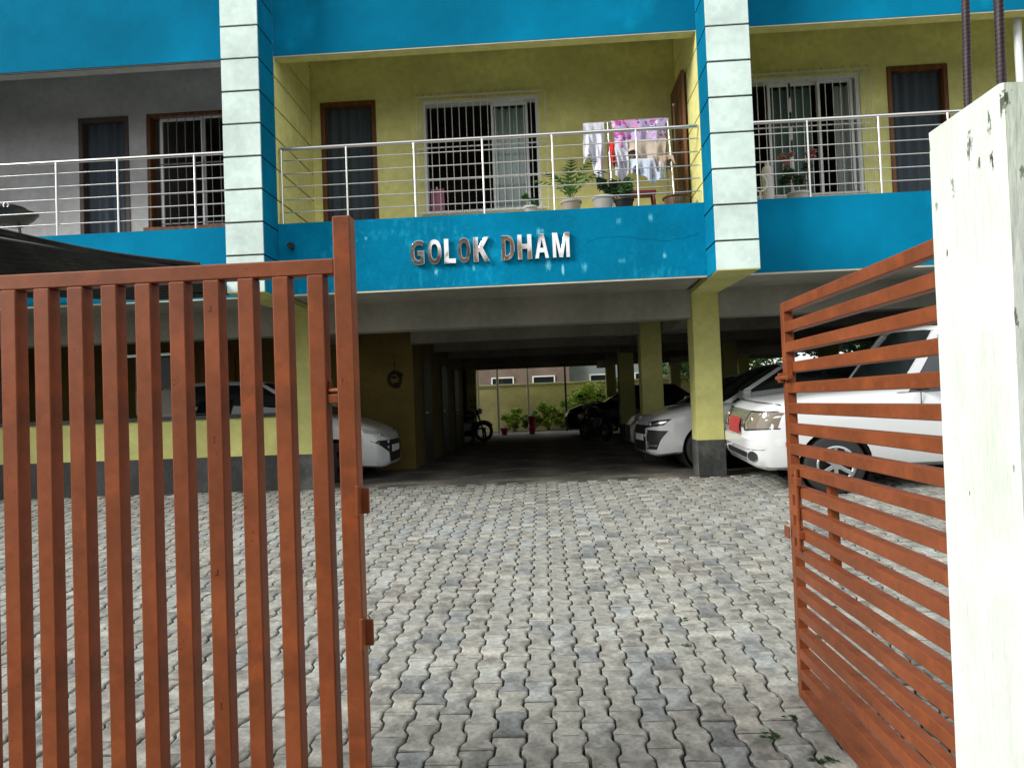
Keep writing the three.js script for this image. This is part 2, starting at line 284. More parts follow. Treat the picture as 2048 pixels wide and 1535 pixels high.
// stair core behind the left bay, its doors, and a wall hanging
mesh('core_wall', bx(-9.99, -2.42, 0.002, 2.66, -10.4, -2.78), M.shadedMustard, house);
for (const z of [-4.2, -6.6, -8.9]) { const d = mesh('core_door', bx(-2.419, -2.39, 0.0, 2.08, z - 0.45, z + 0.45), std(C(0.03, 0.028, 0.026), { roughness: 0.5 }), house); mesh('handle', rbx(-2.39, -2.34, 1.0, 1.03, z + 0.3, z + 0.4, 0.01), M.steel, d); }
mesh('added_side_wall', bx(8.8, 9, 0.0, 2.66, -8, 0.0), M.shadedMustard, house);  // wall added on the open side to keep daylight out of the garage
mesh('rear_wall', bx(-10, -2.86, 0.0, 2.38, -15.6, -15.4), M.shadedMustard, house);

function curtainGeo(x0, x1, y0, y1, z, waves, amp, seed) {
  const r = rng(seed), nx = waves * 10, ny = 10, g = new THREE.PlaneGeometry(x1 - x0, y1 - y0, nx, ny).translate((x0 + x1) / 2, (y0 + y1) / 2, z), p = g.attributes.position, ph = r() * 6, k2 = 1 + r();
  for (let i = 0; i < p.count; i++) { const t = (p.getX(i) - x0) / (x1 - x0), v = (p.getY(i) - y0) / (y1 - y0); p.setZ(i, z + amp * (Math.sin(t * waves * 6.283 + ph + 0.5 * Math.sin(v * 3)) + 0.4 * Math.sin(t * waves * 6.283 * 0.37 * k2 + 1 + v))); }
  g.computeVertexNormals(); return g;
}
function backWall(x0, x1, holes, m) {
  const s = new THREE.Shape([[x0, 3.54], [x1, 3.54], [x1, 6.40], [x0, 6.40]].map((p) => new THREE.Vector2(...p)));
  for (const [a, b, c, d] of holes) s.holes.push(new THREE.Path([[a, c], [a, d], [b, d], [b, c]].map((p) => new THREE.Vector2(...p))));
  mesh('balcony_wall', metreUV(new THREE.ExtrudeGeometry(s, { depth: 0.2, bevelEnabled: false }).translate(0, 0, -0.40)), m, house);
}
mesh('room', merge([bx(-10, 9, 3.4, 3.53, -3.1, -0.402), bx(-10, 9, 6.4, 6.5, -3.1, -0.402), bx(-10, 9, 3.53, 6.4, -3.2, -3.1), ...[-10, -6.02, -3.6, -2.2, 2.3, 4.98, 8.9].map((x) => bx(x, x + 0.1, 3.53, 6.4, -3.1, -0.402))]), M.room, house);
function makeDoor(x0, x1, y1, seed, m = M.brownFrame, cm = M.curtainBlue) {
  const d = mesh('door', merge([rbx(x0, x0 + 0.065, 3.54, y1, -0.33, -0.185, 0.006), rbx(x1 - 0.065, x1, 3.54, y1, -0.33, -0.185, 0.006), rbx(x0 + 0.064, x1 - 0.064, y1 - 0.065, y1, -0.33, -0.185, 0.006)]), m, house);
  mesh('curtain', curtainGeo(x0 + 0.066, x1 - 0.066, 3.55, y1 - 0.07, -0.29, 5, 0.018, seed), cm, d);
}
makeDoor(-3.19, -2.355, 5.72, 1); makeDoor(-6.92, -6.14, 5.70, 2, std(C(0.06, 0.04, 0.035), { roughness: 0.6 })); makeDoor(5.08, 5.93, 5.76, 3);
function makeWindow(x0, x1, y0, y1, frame, leaves, curtains, grille) {
  const f = 0.045, w = mesh('window', merge([rbx(x0, x0 + f, y0, y1, -0.37, -0.215, 0.004), rbx(x1 - f, x1, y0, y1, -0.37, -0.215, 0.004), rbx(x0 + f - 0.001, x1 - f + 0.001, y1 - f, y1, -0.37, -0.215, 0.004), rbx(x0 - 0.04, x1 + 0.04, y0 - 0.05, y0, -0.37, -0.13, 0.004)]), frame, house);
  leaves.forEach(([a, b, open], i) => {
    const z = i % 2 ? -0.30 : -0.345, s = 0.038, ya = y0 + 0.004, yb = y1 - f - 0.002;
    mesh('sash', merge([rbx(a, a + s, ya, yb, z, z + 0.03, 0.003), rbx(b - s, b, ya, yb, z, z + 0.03, 0.003), rbx(a + s - 0.001, b - s + 0.001, ya, ya + s, z, z + 0.03, 0.003), rbx(a + s - 0.001, b - s + 0.001, yb - s, yb, z, z + 0.03, 0.003)]), M.alu, w);
    if (!open) mesh('pane', bx(a + s, b - s, ya + s, yb - s, z + 0.012, z + 0.017), M.glass, w);
  });
  curtains.forEach(([a, b, m], i) => mesh('curtain', curtainGeo(a, b, y0, y1 - 0.06, -0.48, Math.max(3, Math.round((b - a) * 9)), 0.02, 30 + i), m, w));
  const [ga, gb, gc, gd, n, gm] = grille;
  for (let i = 0; i <= n; i++) { const x = ga + (gb - ga) * i / n; mesh('grille_bar', tube([[x, gc, -0.10], [x, gd - 0.03, -0.10], [x, gd, -0.115], [x, gd + 0.005, -0.195]], 0.006, 8, 5), gm, w); }
  for (const y of [gc + 0.03, gc + (gd - gc) * 0.28, gc + (gd - gc) * 0.54, gd - 0.08]) mesh('grille_rail', bx(ga - 0.01, gb + 0.01, y - 0.009, y + 0.009, -0.115, -0.107), gm, w);
  return w;
}
makeWindow(-1.66, 0.06, 3.99, 5.66, M.alu, [[-0.65, -0.10]], [[-0.62, -0.10, M.curtainSheer]], [-1.73, 0.16, 3.93, 5.76, 18, M.grilleWhite]);
makeWindow(-5.87, -4.36, 3.97, 5.72, M.brownFrame, [[-5.72, -5.02, 1], [-5.06, -4.42, 1]], [], [-5.60, -4.42, 3.97, 5.68, 9, std(C(0.16, 0.15, 0.15), { roughness: 0.5 })]);
makeWindow(2.95, 4.70, 3.97, 5.70, M.alu, [[3.72, 4.16, 1], [4.12, 4.62, 1], [3.42, 3.76, 1]], [[3.5, 4.1, std(C(0.10, 0.16, 0.15), { roughness: 0.95, side: THREE.DoubleSide })], [4.45, 4.66, M.curtainSheer]], [2.88, 4.80, 3.92, 5.80, 18, M.grilleWhite]);
backWall(-10, -3.79, [[-6.92, -6.14, 3.545, 5.70], [-5.87, -4.36, 3.97, 5.72]], M.grey);
backWall(-3.33, 2.06, [[-3.19, -2.355, 3.545, 5.72], [-1.66, 0.06, 3.99, 5.66]], M.yellow);
backWall(2.56, 9, [[2.95, 4.70, 3.97, 5.70], [5.08, 5.93, 3.545, 5.76]], M.yellow);
mesh('downpipe', rod([6.12, 3.545, 1.0], [6.12, 5.8, 1.0], 0.045, 0.045, 14), M.alu, house);
{ // timber door leaf folded back against the right-hand balcony wall
  const d = mesh('side_door', rbx(1.985, 2.03, 3.56, 5.52, -0.16, 0.62, 0.006), M.wood, house);
  for (const [a, b] of [[3.7, 4.5], [4.62, 5.4]]) mesh('door_panel', rbx(1.975, 1.99, a, b, -0.05, 0.5, 0.005), M.wood, d);
}

// ------------------------------------------------------------------ railings
function railing(x0, x1, posts, label) {
  const t = thing('balcony_railing', label, 'railing', [0, 0, 0], 0, 'steel railings on the balcony bands'), z = 1.17;
  mesh('top_rail', rod([x0, 4.53, z], [x1, 4.53, z], 0.024, 0.024, 14), M.steel, t);
  for (const y of [4.378, 4.205, 4.035, 3.87, 3.705]) mesh('rod', rod([x0, y + (R() - 0.5) * 0.006, z], [x1, y + (R() - 0.5) * 0.006, z], 0.0075, 0.0075, 7), M.steel, t);
  for (const x of posts) { mesh('post', rod([x, 3.535, z + 0.014], [x, 4.515, z + 0.014], 0.0135, 0.0135, 10), M.steel, t); mesh('foot_plate', new THREE.CylinderGeometry(0.03, 0.032, 0.010, 14).translate(x, 3.545, z + 0.014), M.steel, t); }
}
railing(-9.8, -3.8, [-9, -8.1, -7.2, -6.3, -5.47, -4.44], 'steel railing before the grey unpainted balcony wall');
railing(-3.325, 2.055, [-3.29, -2.44, -1.56, -0.68, 0.21, 1.27], 'steel railing above the metal name letters, with laundry behind');
railing(2.565, 8.8, [3.39, 4.26, 5.1, 6.0, 6.9], 'steel railing of the balcony right of the second ribbed pillar');

// ------------------------------------------------------------------ name letters
const font = await new FontLoader().loadAsync('fonts/droid/droid_sans_bold.typeface.json');
{
  const t = thing('name_sign', 'polished metal letters GOLOK DHAM on the teal band', 'sign');
  const at0 = (px) => -1.631 + (px - 820) * 0.00631;
  const spec = [['G', 820, 848], ['O', 855, 883], ['L', 888, 911], ['O', 916, 941], ['K', 947, 979], ['D', 1003, 1029], ['H', 1035, 1063], ['A', 1069, 1097], ['M', 1104, 1138]];
  spec.forEach(([ch, a, b]) => {
    const g = new TextGeometry(ch, { font, size: 0.3, depth: 0.028, curveSegments: 8, bevelEnabled: true, bevelThickness: 0.006, bevelSize: 0.005, bevelSegments: 2 });
    g.computeBoundingBox(); const bb = g.boundingBox, X0 = at0(a), X1 = at0(b), y0 = 2.915 + (X0 + 1.63) * 0.006;
    g.translate(-bb.min.x, -bb.min.y, 0).scale((X1 - X0) / (bb.max.x - bb.min.x), 0.315 / (bb.max.y - bb.min.y), 1).rotateX(-0.03 + R() * 0.05).rotateY((R() - 0.5) * 0.10).translate(X0, y0, 1.268);
    mesh('letter', metreUV(g, R() * 3, R() * 3), M.chrome, t);
  });
}
{ // little dome of a camera on the band
  const t = thing('security_camera', 'small black security camera on the teal band beside the ribbed pillar', 'camera', [-3.145, 3.23, ZF]);
  mesh('bracket', rbx(-0.02, 0.02, -0.03, 0.05, 0.0, 0.05, 0.006), M.black, t);
  mesh('body', rod([0, 0.03, 0.03], [0.025, -0.015, 0.17], 0.035, 0.04, 14), M.blackGloss, t);
  mesh('lens', rod([0.025, -0.015, 0.17], [0.027, -0.018, 0.18], 0.028, 0.028, 14), M.lampDark, t);
}

// ------------------------------------------------------------------ gates and gate post
const BAR = 0.05;
{ // closed leaf with upright bars
  const t = thing('bar_gate', 'closed brown steel gate leaf with upright bars', 'gate', [0, 0, 7.98], -0.6 * D2R);
  const yb = gy(8) + 0.06;
  mesh('stile', rbx(-0.602, -0.548, yb - 0.02, 1.705, -0.027, 0.027, 0.005), M.gate, t);
  mesh('top_rail', rbx(-2.93, -0.601, 1.535, 1.582, -0.024, 0.024, 0.005), M.gate, t);
  mesh('bottom_rail', rbx(-2.93, -0.601, yb, yb + BAR, -0.024, 0.024, 0.005), M.gate, t);
  for (let k = 0; k < 22; k++) { const x = -0.683 - k * 0.1042; mesh('bar', rbx(x, x + BAR, yb + BAR - 0.001, 1.536, -0.0255, 0.0255, 0.005), M.gate, t); }
  mesh('lock_bar', rbx(-0.634, -0.601, 1.158, 1.186, -0.02, 0.02, 0.004), M.gate, t);
  mesh('latch', merge([rbx(-0.632, -0.622, 1.186, 1.225, 0.0, 0.012, 0.003), rod([-0.63, 1.196, 0.012], [-0.58, 1.196, 0.02], 0.007), rod([-0.588, 1.196, 0.02], [-0.588, 1.23, 0.022], 0.007)]), M.gate, t);
  for (const y of [0.88, 0.50]) mesh('lug', merge([rbx(-0.55, -0.524, y - 0.045, y + 0.03, -0.004, 0.006, 0.003), rbx(-0.556, -0.546, y - 0.05, y + 0.04, 0.0, 0.036, 0.003)]), M.gate, t);
}
{ // open leaf with level slats, hung on the back of the post
  const t = thing('slat_gate', 'open brown steel gate leaf with level slats hung on the pale post', 'gate', [1.245, 0, 8.13], -0.4 * D2R);
  // local z runs from the hinge (0) inwards to the free end (-1.82)
  const y0 = -0.415, y1 = 1.60, n = 20, zE = -1.82;
  for (let k = 0; k < n; k++) {
    const y = y1 - BAR - k * (y1 - y0 - BAR) / (n - 1);
    mesh('slat', rbx(-0.024, 0.024, y - 0.001, y + BAR + 0.002, zE + 0.049, -0.045, 0.005), M.gate, t);
  }
  mesh('stile', rbx(-0.025, 0.025, y0 - 0.002, y1 + 0.002, zE, zE + 0.05, 0.005), M.gate, t);
  mesh('stile', rbx(-0.025, 0.025, y0 - 0.01, y1 + 0.03, -0.046, 0.004, 0.005), M.gate, t);
  mesh('bolt_keeper', rbx(0.03, 0.07, 0.33, 0.74, zE + 0.36, zE + 0.40, 0.004), M.gate, t);
  mesh('drop_bolt', merge([rod([-0.038, 0.36, zE + 0.17], [-0.038, 0.76, zE + 0.17], 0.012), rbx(-0.05, -0.024, 0.42, 0.46, zE + 0.14, zE + 0.20, 0.003), rbx(-0.05, -0.024, 0.68, 0.72, zE + 0.14, zE + 0.20, 0.003)]), M.gate, t);
  mesh('latch', merge([rod([-0.045, 1.215, zE - 0.03], [-0.045, 1.215, zE + 0.17], 0.011), rbx(-0.055, -0.024, 1.20, 1.31, zE + 0.13, zE + 0.15, 0.003), rbx(-0.055, -0.024, 1.19, 1.24, zE + 0.01, zE + 0.03, 0.003)]), M.gate, t);
  mesh('lug', merge([rbx(-0.04, -0.032, 0.39, 0.45, zE - 0.05, zE + 0.02, 0.003), rbx(-0.004, 0.004, 0.39, 0.45, zE - 0.05, zE + 0.0, 0.003)]), M.gate, t);
  for (const y of [1.35, 0.1]) mesh('hinge', rod([0.0, y, 0.016], [0.0, y + 0.12, 0.016], 0.014), M.gate, t);
}
{ // gate post: pale lime wash, black mould and chipped spots towards the top
  const cv = document.createElement('canvas'); cv.width = 512; cv.height = 2048; const g = cv.getContext('2d'), r = rng(77);
  const im = g.createImageData(512, 2048);
  for (let j = 0; j < 2048; j++) for (let i = 0; i < 512; i++) { const b = 0.93 + 0.12 * (at(nA, i, j) - 0.5) + 0.07 * (at(nC, i, j) - 0.5), y = Math.max(0, at(nD, i >> 1, j >> 2) - 0.5) * 0.8, o = (j * 512 + i) * 4; im.data[o] = cl(242 * b - 26 * y); im.data[o + 1] = cl(250 * b - 2 * y); im.data[o + 2] = cl(240 * b - 40 * y); im.data[o + 3] = 255; }
  g.putImageData(im, 0, 0);
  const im2 = g.getImageData(0, 0, 512, 2048);
  const spot = (x, y, sz, a) => { // ragged mould blotch, cut out of the noise
    for (let j = Math.max(0, y - sz * 2 | 0); j < Math.min(2048, y + sz * 2); j++) for (let i = Math.max(0, x - sz | 0); i < Math.min(512, x + sz); i++) {
      const d = Math.hypot((i - x) / sz, (j - y) / (sz * 1.6)), k = at(nC, i * 3 + x * 7, j * 2 + y * 3) + 0.5 * at(nB, i * 2, j + x) - d * 0.9, q = k > 0.42 ? a * Math.min(1, (k - 0.42) * 6) : 0;
      if (q > 0) { const o = (j * 512 + i) * 4; im2.data[o] = im2.data[o] * (1 - q) + 58 * q; im2.data[o + 1] = im2.data[o + 1] * (1 - q) + 66 * q; im2.data[o + 2] = im2.data[o + 2] * (1 - q) + 50 * q; }
    } };
  for (const [x, y, z, a] of [[420, 40, 40, 0.7], [300, 64, 36, 0.7], [425, 118, 26, 0.95], [352, 112, 18, 0.7], [180, 128, 34, 0.5], [60, 150, 24, 0.5], [120, 262, 14, 0.95], [470, 700, 14, 0.6], [470, 1190, 18, 0.7], [440, 1290, 12, 0.5], [20, 420, 22, 0.6], [200, 760, 9, 0.9], [350, 1500, 10, 0.5], [495, 500, 18, 0.5], [500, 30, 40, 0.8], [20, 20, 40, 0.8]]) spot(x, y, z, a);
  for (let k = 0; k < 26; k++) spot(r() * 512, r() * r() * 240, 6 + r() * 9, 0.45);
  g.putImageData(im2, 0, 0);
  const tx = new THREE.CanvasTexture(cv); tx.colorSpace = THREE.SRGBColorSpace; tx.wrapS = tx.wrapT = THREE.RepeatWrapping;
  const pm = plaster(C(0.88, 0.88, 0.88), { map: tx, bumpScale: 0.004 });
  const t = thing('gate_post', 'pale lime washed gate post with bare reinforcement rods on top', 'post', [0.978, 0, 8.47]); t.rotation.z = -0.0106;
  const s = new THREE.Shape(); s.moveTo(0.012, 0); s.lineTo(0.388, 0); s.lineTo(0.4, 0.012); s.lineTo(0.4, 0.298); s.lineTo(0.388, 0.31); s.lineTo(0.012, 0.31); s.lineTo(0, 0.298); s.lineTo(0, 0.012); s.closePath();
  const H = 1.775 + 0.62, geo = new THREE.ExtrudeGeometry(s, { depth: H, bevelEnabled: true, bevelThickness: 0.014, bevelSize: 0.0, bevelOffset: -0.010, bevelSegments: 2, steps: 24 });
  geo.rotateX(-Math.PI / 2).translate(0, -0.62, 0);
  { const p = geo.attributes.position; for (let i = 0; i < p.count; i++) { const x = p.getX(i), y = p.getY(i), z = p.getZ(i), q = 0.006 * (at(nB, (x * 300 + z * 210 + 40) | 0, (y * 120 + 400) | 0) - 0.5); p.setXYZ(i, x + q, y, z + q); } geo.computeVertexNormals(); }
  { const p = geo.attributes.position, n = geo.attributes.normal, uv = new Float32Array(p.count * 2); for (let i = 0; i < p.count; i++) { const side = Math.abs(n.getX(i)) > Math.abs(n.getZ(i)); uv[2 * i] = side ? 1 - (-p.getZ(i)) / 0.31 : p.getX(i) / 0.4; uv[2 * i + 1] = (p.getY(i) + 0.62) / H; } geo.setAttribute('uv', new THREE.BufferAttribute(uv, 2)); }
  mesh('shaft', geo, pm, t);
  const ribbed = (x, z, lean, h = 0.9) => { const pts = []; for (let k = 0; k <= 260; k++) { const ph = k % 3 === 0 ? 0.0100 : 0.0088; pts.push(new THREE.Vector2(ph, k / 260 * h)); } return new THREE.LatheGeometry(pts, 10).rotateZ(lean).translate(x, 1.76, z); };
  mesh('reinforcement_rod', ribbed(0.082, -0.25, -0.02), M.rebar, t);
  mesh('reinforcement_rod', ribbed(0.138, -0.20, 0.012), M.rebar, t);
  mesh('reinforcement_rod', ribbed(0.052, -0.075, -0.014), M.rebar, t);
  const b = thing('gate_post', 'lime washed gate post behind the barred leaf', 'post', [-3.35, 0, 8.2]);
  mesh('shaft', rbx(0, 0.4, -0.62, 1.78, -0.31, 0, 0.012), pm, b);
  for (const [x0, x1, l] of [[1.402, 9, 'low lime washed compound wall joined to the rodded gate post'], [-12, -3.352, 'low lime washed compound wall joined to the plain gate post']]) {
    const w = thing('compound_wall', l, 'wall'); mesh('wall', bx(x0, x1, -0.65, 1.0, 8.15, 8.3), M.cream, w); mesh('coping', rbx(x0, x1, 1.001, 1.06, 8.12, 8.33, 0.01), M.plinth, w);
  }
}

// ------------------------------------------------------------------ left bay: low wall, framed panel, slatted shutter, lean-to roof
{
  const t = thing('low_wall', 'low yellow wall with dark stone foot closing the left garage bay', 'wall');
  mesh('base', bx(-8.6, -3.76, 0.0, 0.515, -0.24, -0.02), M.darkPlinth, t); mesh('wall', bx(-8.6, -3.76, 0.515, 1.075, -0.22, -0.04), M.yellowDeep, t); mesh('coping', rbx(-8.6, -3.76, 1.075, 1.13, -0.25, -0.01, 0.006), M.darkPlinth, t);
  const p = thing('framed_panel', 'dark panel in a white tube frame on the low yellow wall', 'panel', [-6.32, 1.13, -0.13]);
  mesh('frame', merge([rod([0.0, 0, 0], [0, 0.93, 0], 0.022), rod([0, 0.92, 0], [0.86, 0.93, 0], 0.022), rod([0.86, 0, 0], [0.86, 0.93, 0], 0.022)]), std(C(0.62, 0.74, 0.70), { roughness: 0.5 }), p);
  mesh('board', bx(0.24, 0.84, 0.42, 0.88, -0.012, 0.012), M.black, p); mesh('board', bx(0.24, 0.84, 0.04, 0.40, -0.012, 0.012), std(C(0.12, 0.11, 0.09)), p);
  const l = thing('wall_lamp', 'small pale unlit lamp above the white framed panel', 'lamp', [-6.30, 2.30, -0.13]);
  mesh('shade', new THREE.LatheGeometry([[0.012, 0.10], [0.03, 0.095], [0.06, 0.03], [0.075, 0]].map((q) => new THREE.Vector2(...q)), 16), std(C(0.6, 0.66, 0.58), { roughness: 0.5 }), l); mesh('stem', rod([0, 0.10, 0], [0, 0.36, 0], 0.008), M.black, l);
  const s = thing('slatted_shutter', 'orange brown slatted shutter on the wall behind the left garage bay', 'shutter', [-6.6, 1.62, -2.77]);
  mesh('frame', merge([rbx(0, 0.05, 0, 0.72, 0, 0.05, 0.004), rbx(0.80, 0.85, 0, 0.72, 0, 0.05, 0.004), rbx(0.05, 0.80, 0.67, 0.72, 0, 0.05, 0.004), rbx(0.05, 0.8, 0, 0.05, 0, 0.05, 0.004)]), std(C(0.50, 0.24, 0.05), { map: woodMap }), s);
  for (let k = 0; k < 10; k++) mesh('slat', bx(0.05, 0.80, 0.065 + k * 0.06, 0.105 + k * 0.06, 0.005, 0.03).rotateX(0), std(C(0.55, 0.27, 0.05), { map: woodMap }), s);
  const h = thing('wall_wreath', 'dark ring hanging on the yellow stair wall', 'wreath', [-2.76, 1.66, -2.765]);
  mesh('ring', merge([new THREE.TorusGeometry(0.11, 0.03, 7, 20).scale(1, 1.15, 0.6), leafBall(0, 0.09, 0.02, 0.16, 0.08, 0.04, 120, 0.06, 5), leafBall(0, -0.11, 0.02, 0.12, 0.06, 0.04, 80, 0.05, 6)]), std(C(0.035, 0.018, 0.022), { roughness: 0.9, side: THREE.DoubleSide }), h); mesh('cord', rod([0, 0.13, 0], [0, 0.34, -0.01], 0.005), M.black, h);
}
{ // dark corrugated lean-to roof beside the left bay: near verge falls to the right, the sheet tips towards the house
  const t = thing('lean_to_roof', 'dark corrugated metal lean-to roof below the left balcony', 'roof');
  const A = [-5.937, 3.278, 2.6], B = [-3.707, 2.788, 2.6], Cc = [-6.978, 2.86, 1.33];
  const sheet = (u0, u1, name) => {
    const nu = Math.round((u1 - u0) * 12), nv = 104, pos = [], idx = [];
    for (let side = 0; side < 2; side++) for (let j = 0; j <= nv; j++) for (let i = 0; i <= nu; i++) {
      const u = u0 + (u1 - u0) * i / nu, v = j / nv;
      const x = A[0] + (B[0] - A[0]) * u + (v * (-0.20)), y = A[1] + (B[1] - A[1]) * u - 0.05 * Math.sin(Math.min(1, Math.max(0, u)) * Math.PI) - v * (0.12 + 0.60 * Math.min(1.3, Math.max(0, (1 - u) / 1.4))), z = 2.6 + v * -1.30;
      pos.push(x, y + 0.020 * Math.sin(v * 13 * 6.283) + (side ? -0.004 : 0), z);
    }
    const S = (nu + 1) * (nv + 1);
    for (let j = 0; j < nv; j++) for (let i = 0; i < nu; i++) { const a = j * (nu + 1) + i, b = a + 1, c = a + nu + 1, d = c + 1; idx.push(a, b, c, b, d, c, S + a, S + c, S + b, S + b, S + c, S + d); }
    const g = new THREE.BufferGeometry(); g.setAttribute('position', new THREE.Float32BufferAttribute(pos, 3)); g.setIndex(idx); g.computeVertexNormals(); mesh(name, metreUV(g), M.tin, t);
  };
  sheet(-1.6, -0.6, 'roof_sheet'); sheet(-0.61, 0.2, 'roof_sheet'); sheet(0.19, 1.0, 'roof_sheet');
  mesh('rafter', rod([-7.9, 3.60, 2.5], [-3.75, 2.72, 2.5], 0.025), M.black, t); mesh('rafter', rod([-7.9, 3.02, 1.45], [-3.95, 2.62, 1.45], 0.02), M.black, t);
  mesh('post', rod([-7.6, -0.17, 2.5], [-7.6, 3.53, 2.5], 0.03), M.black, t);
}

// ------------------------------------------------------------------ cars (local x = forward, origin on the ground under the middle)
const lerpTable = (t, x) => { if (x <= t[0][0]) return t[0][1]; for (let i = 1; i < t.length; i++) if (x <= t[i][0]) { const [a, b] = t[i - 1], [c, d] = t[i], u = (x - a) / (c - a); return b + (d - b) * u; } return t[t.length - 1][1]; };
const smoothTable = (t, x, r) => (lerpTable(t, x - r) + 2 * lerpTable(t, x - r / 2) + 2 * lerpTable(t, x) + 2 * lerpTable(t, x + r / 2) + lerpTable(t, x + r)) / 8;
function loftX(xs, section) { // closed rings joined along x, with end caps
  const rings = xs.map(section), n = rings[0].length, pos = [], idx = [];
  rings.forEach((r, i) => r.forEach(([z, y]) => pos.push(xs[i], y, z)));
  for (let i = 0; i + 1 < xs.length; i++) for (let j = 0; j < n; j++) { const a = i * n + j, b = i * n + (j + 1) % n, c = a + n, d = b + n; idx.push(a, b, c, b, d, c); }
  for (const e of [0, xs.length - 1]) { const c = pos.length / 3, r = rings[e]; pos.push(xs[e], r.reduce((s, q) => s + q[1], 0) / n, 0); for (let j = 0; j < n; j++) { const a = e * n + j, b = e * n + (j + 1) % n; idx.push(...(e ? [a, b, c] : [b, a, c])); } }
  const g = new THREE.BufferGeometry(); g.setAttribute('position', new THREE.Float32BufferAttribute(pos, 3)); g.setIndex(idx); g.computeVertexNormals(); return g;
}
function makeWheel(parent, x, z, r, w, out, rimMat, spokes) {
  const h = new THREE.Group(); h.name = 'wheel'; h.position.set(x, r, z); parent.add(h);
  const prof = [[r * 0.62, -w / 2], [r * 0.9, -w / 2], [r * 0.985, -w * 0.36], [r, -w * 0.2], [r, w * 0.2], [r * 0.985, w * 0.36], [r * 0.9, w / 2], [r * 0.62, w / 2]].map((q) => new THREE.Vector2(...q));
  mesh('tyre', new THREE.LatheGeometry(prof, 36).rotateX(Math.PI / 2), M.rubber, h);
  const f = out * w / 2, list = [new THREE.LatheGeometry([[r * 0.56, 0], [r * 0.64, 0.012], [r * 0.64, -0.05], [r * 0.57, -0.06]].map((q) => new THREE.Vector2(...q)), 32).rotateX(out * Math.PI / 2).translate(0, 0, f), new THREE.CylinderGeometry(r * 0.16, r * 0.16, 0.03, 16).rotateX(Math.PI / 2).translate(0, 0, f - out * 0.012)];
  for (let k = 0; k < spokes; k++) list.push(new RoundedBoxGeometry(r * 0.13, r * 0.52, 0.022, 1, 0.006).translate(0, r * 0.36, f - out * 0.016).rotateZ(k / spokes * 6.283));
  mesh('rim', merge(list), rimMat, h);
  mesh('brake_disc', new THREE.CylinderGeometry(r * 0.6, r * 0.6, 0.01, 28).rotateX(Math.PI / 2).translate(0, 0, f - out * 0.09), M.black, h);
}
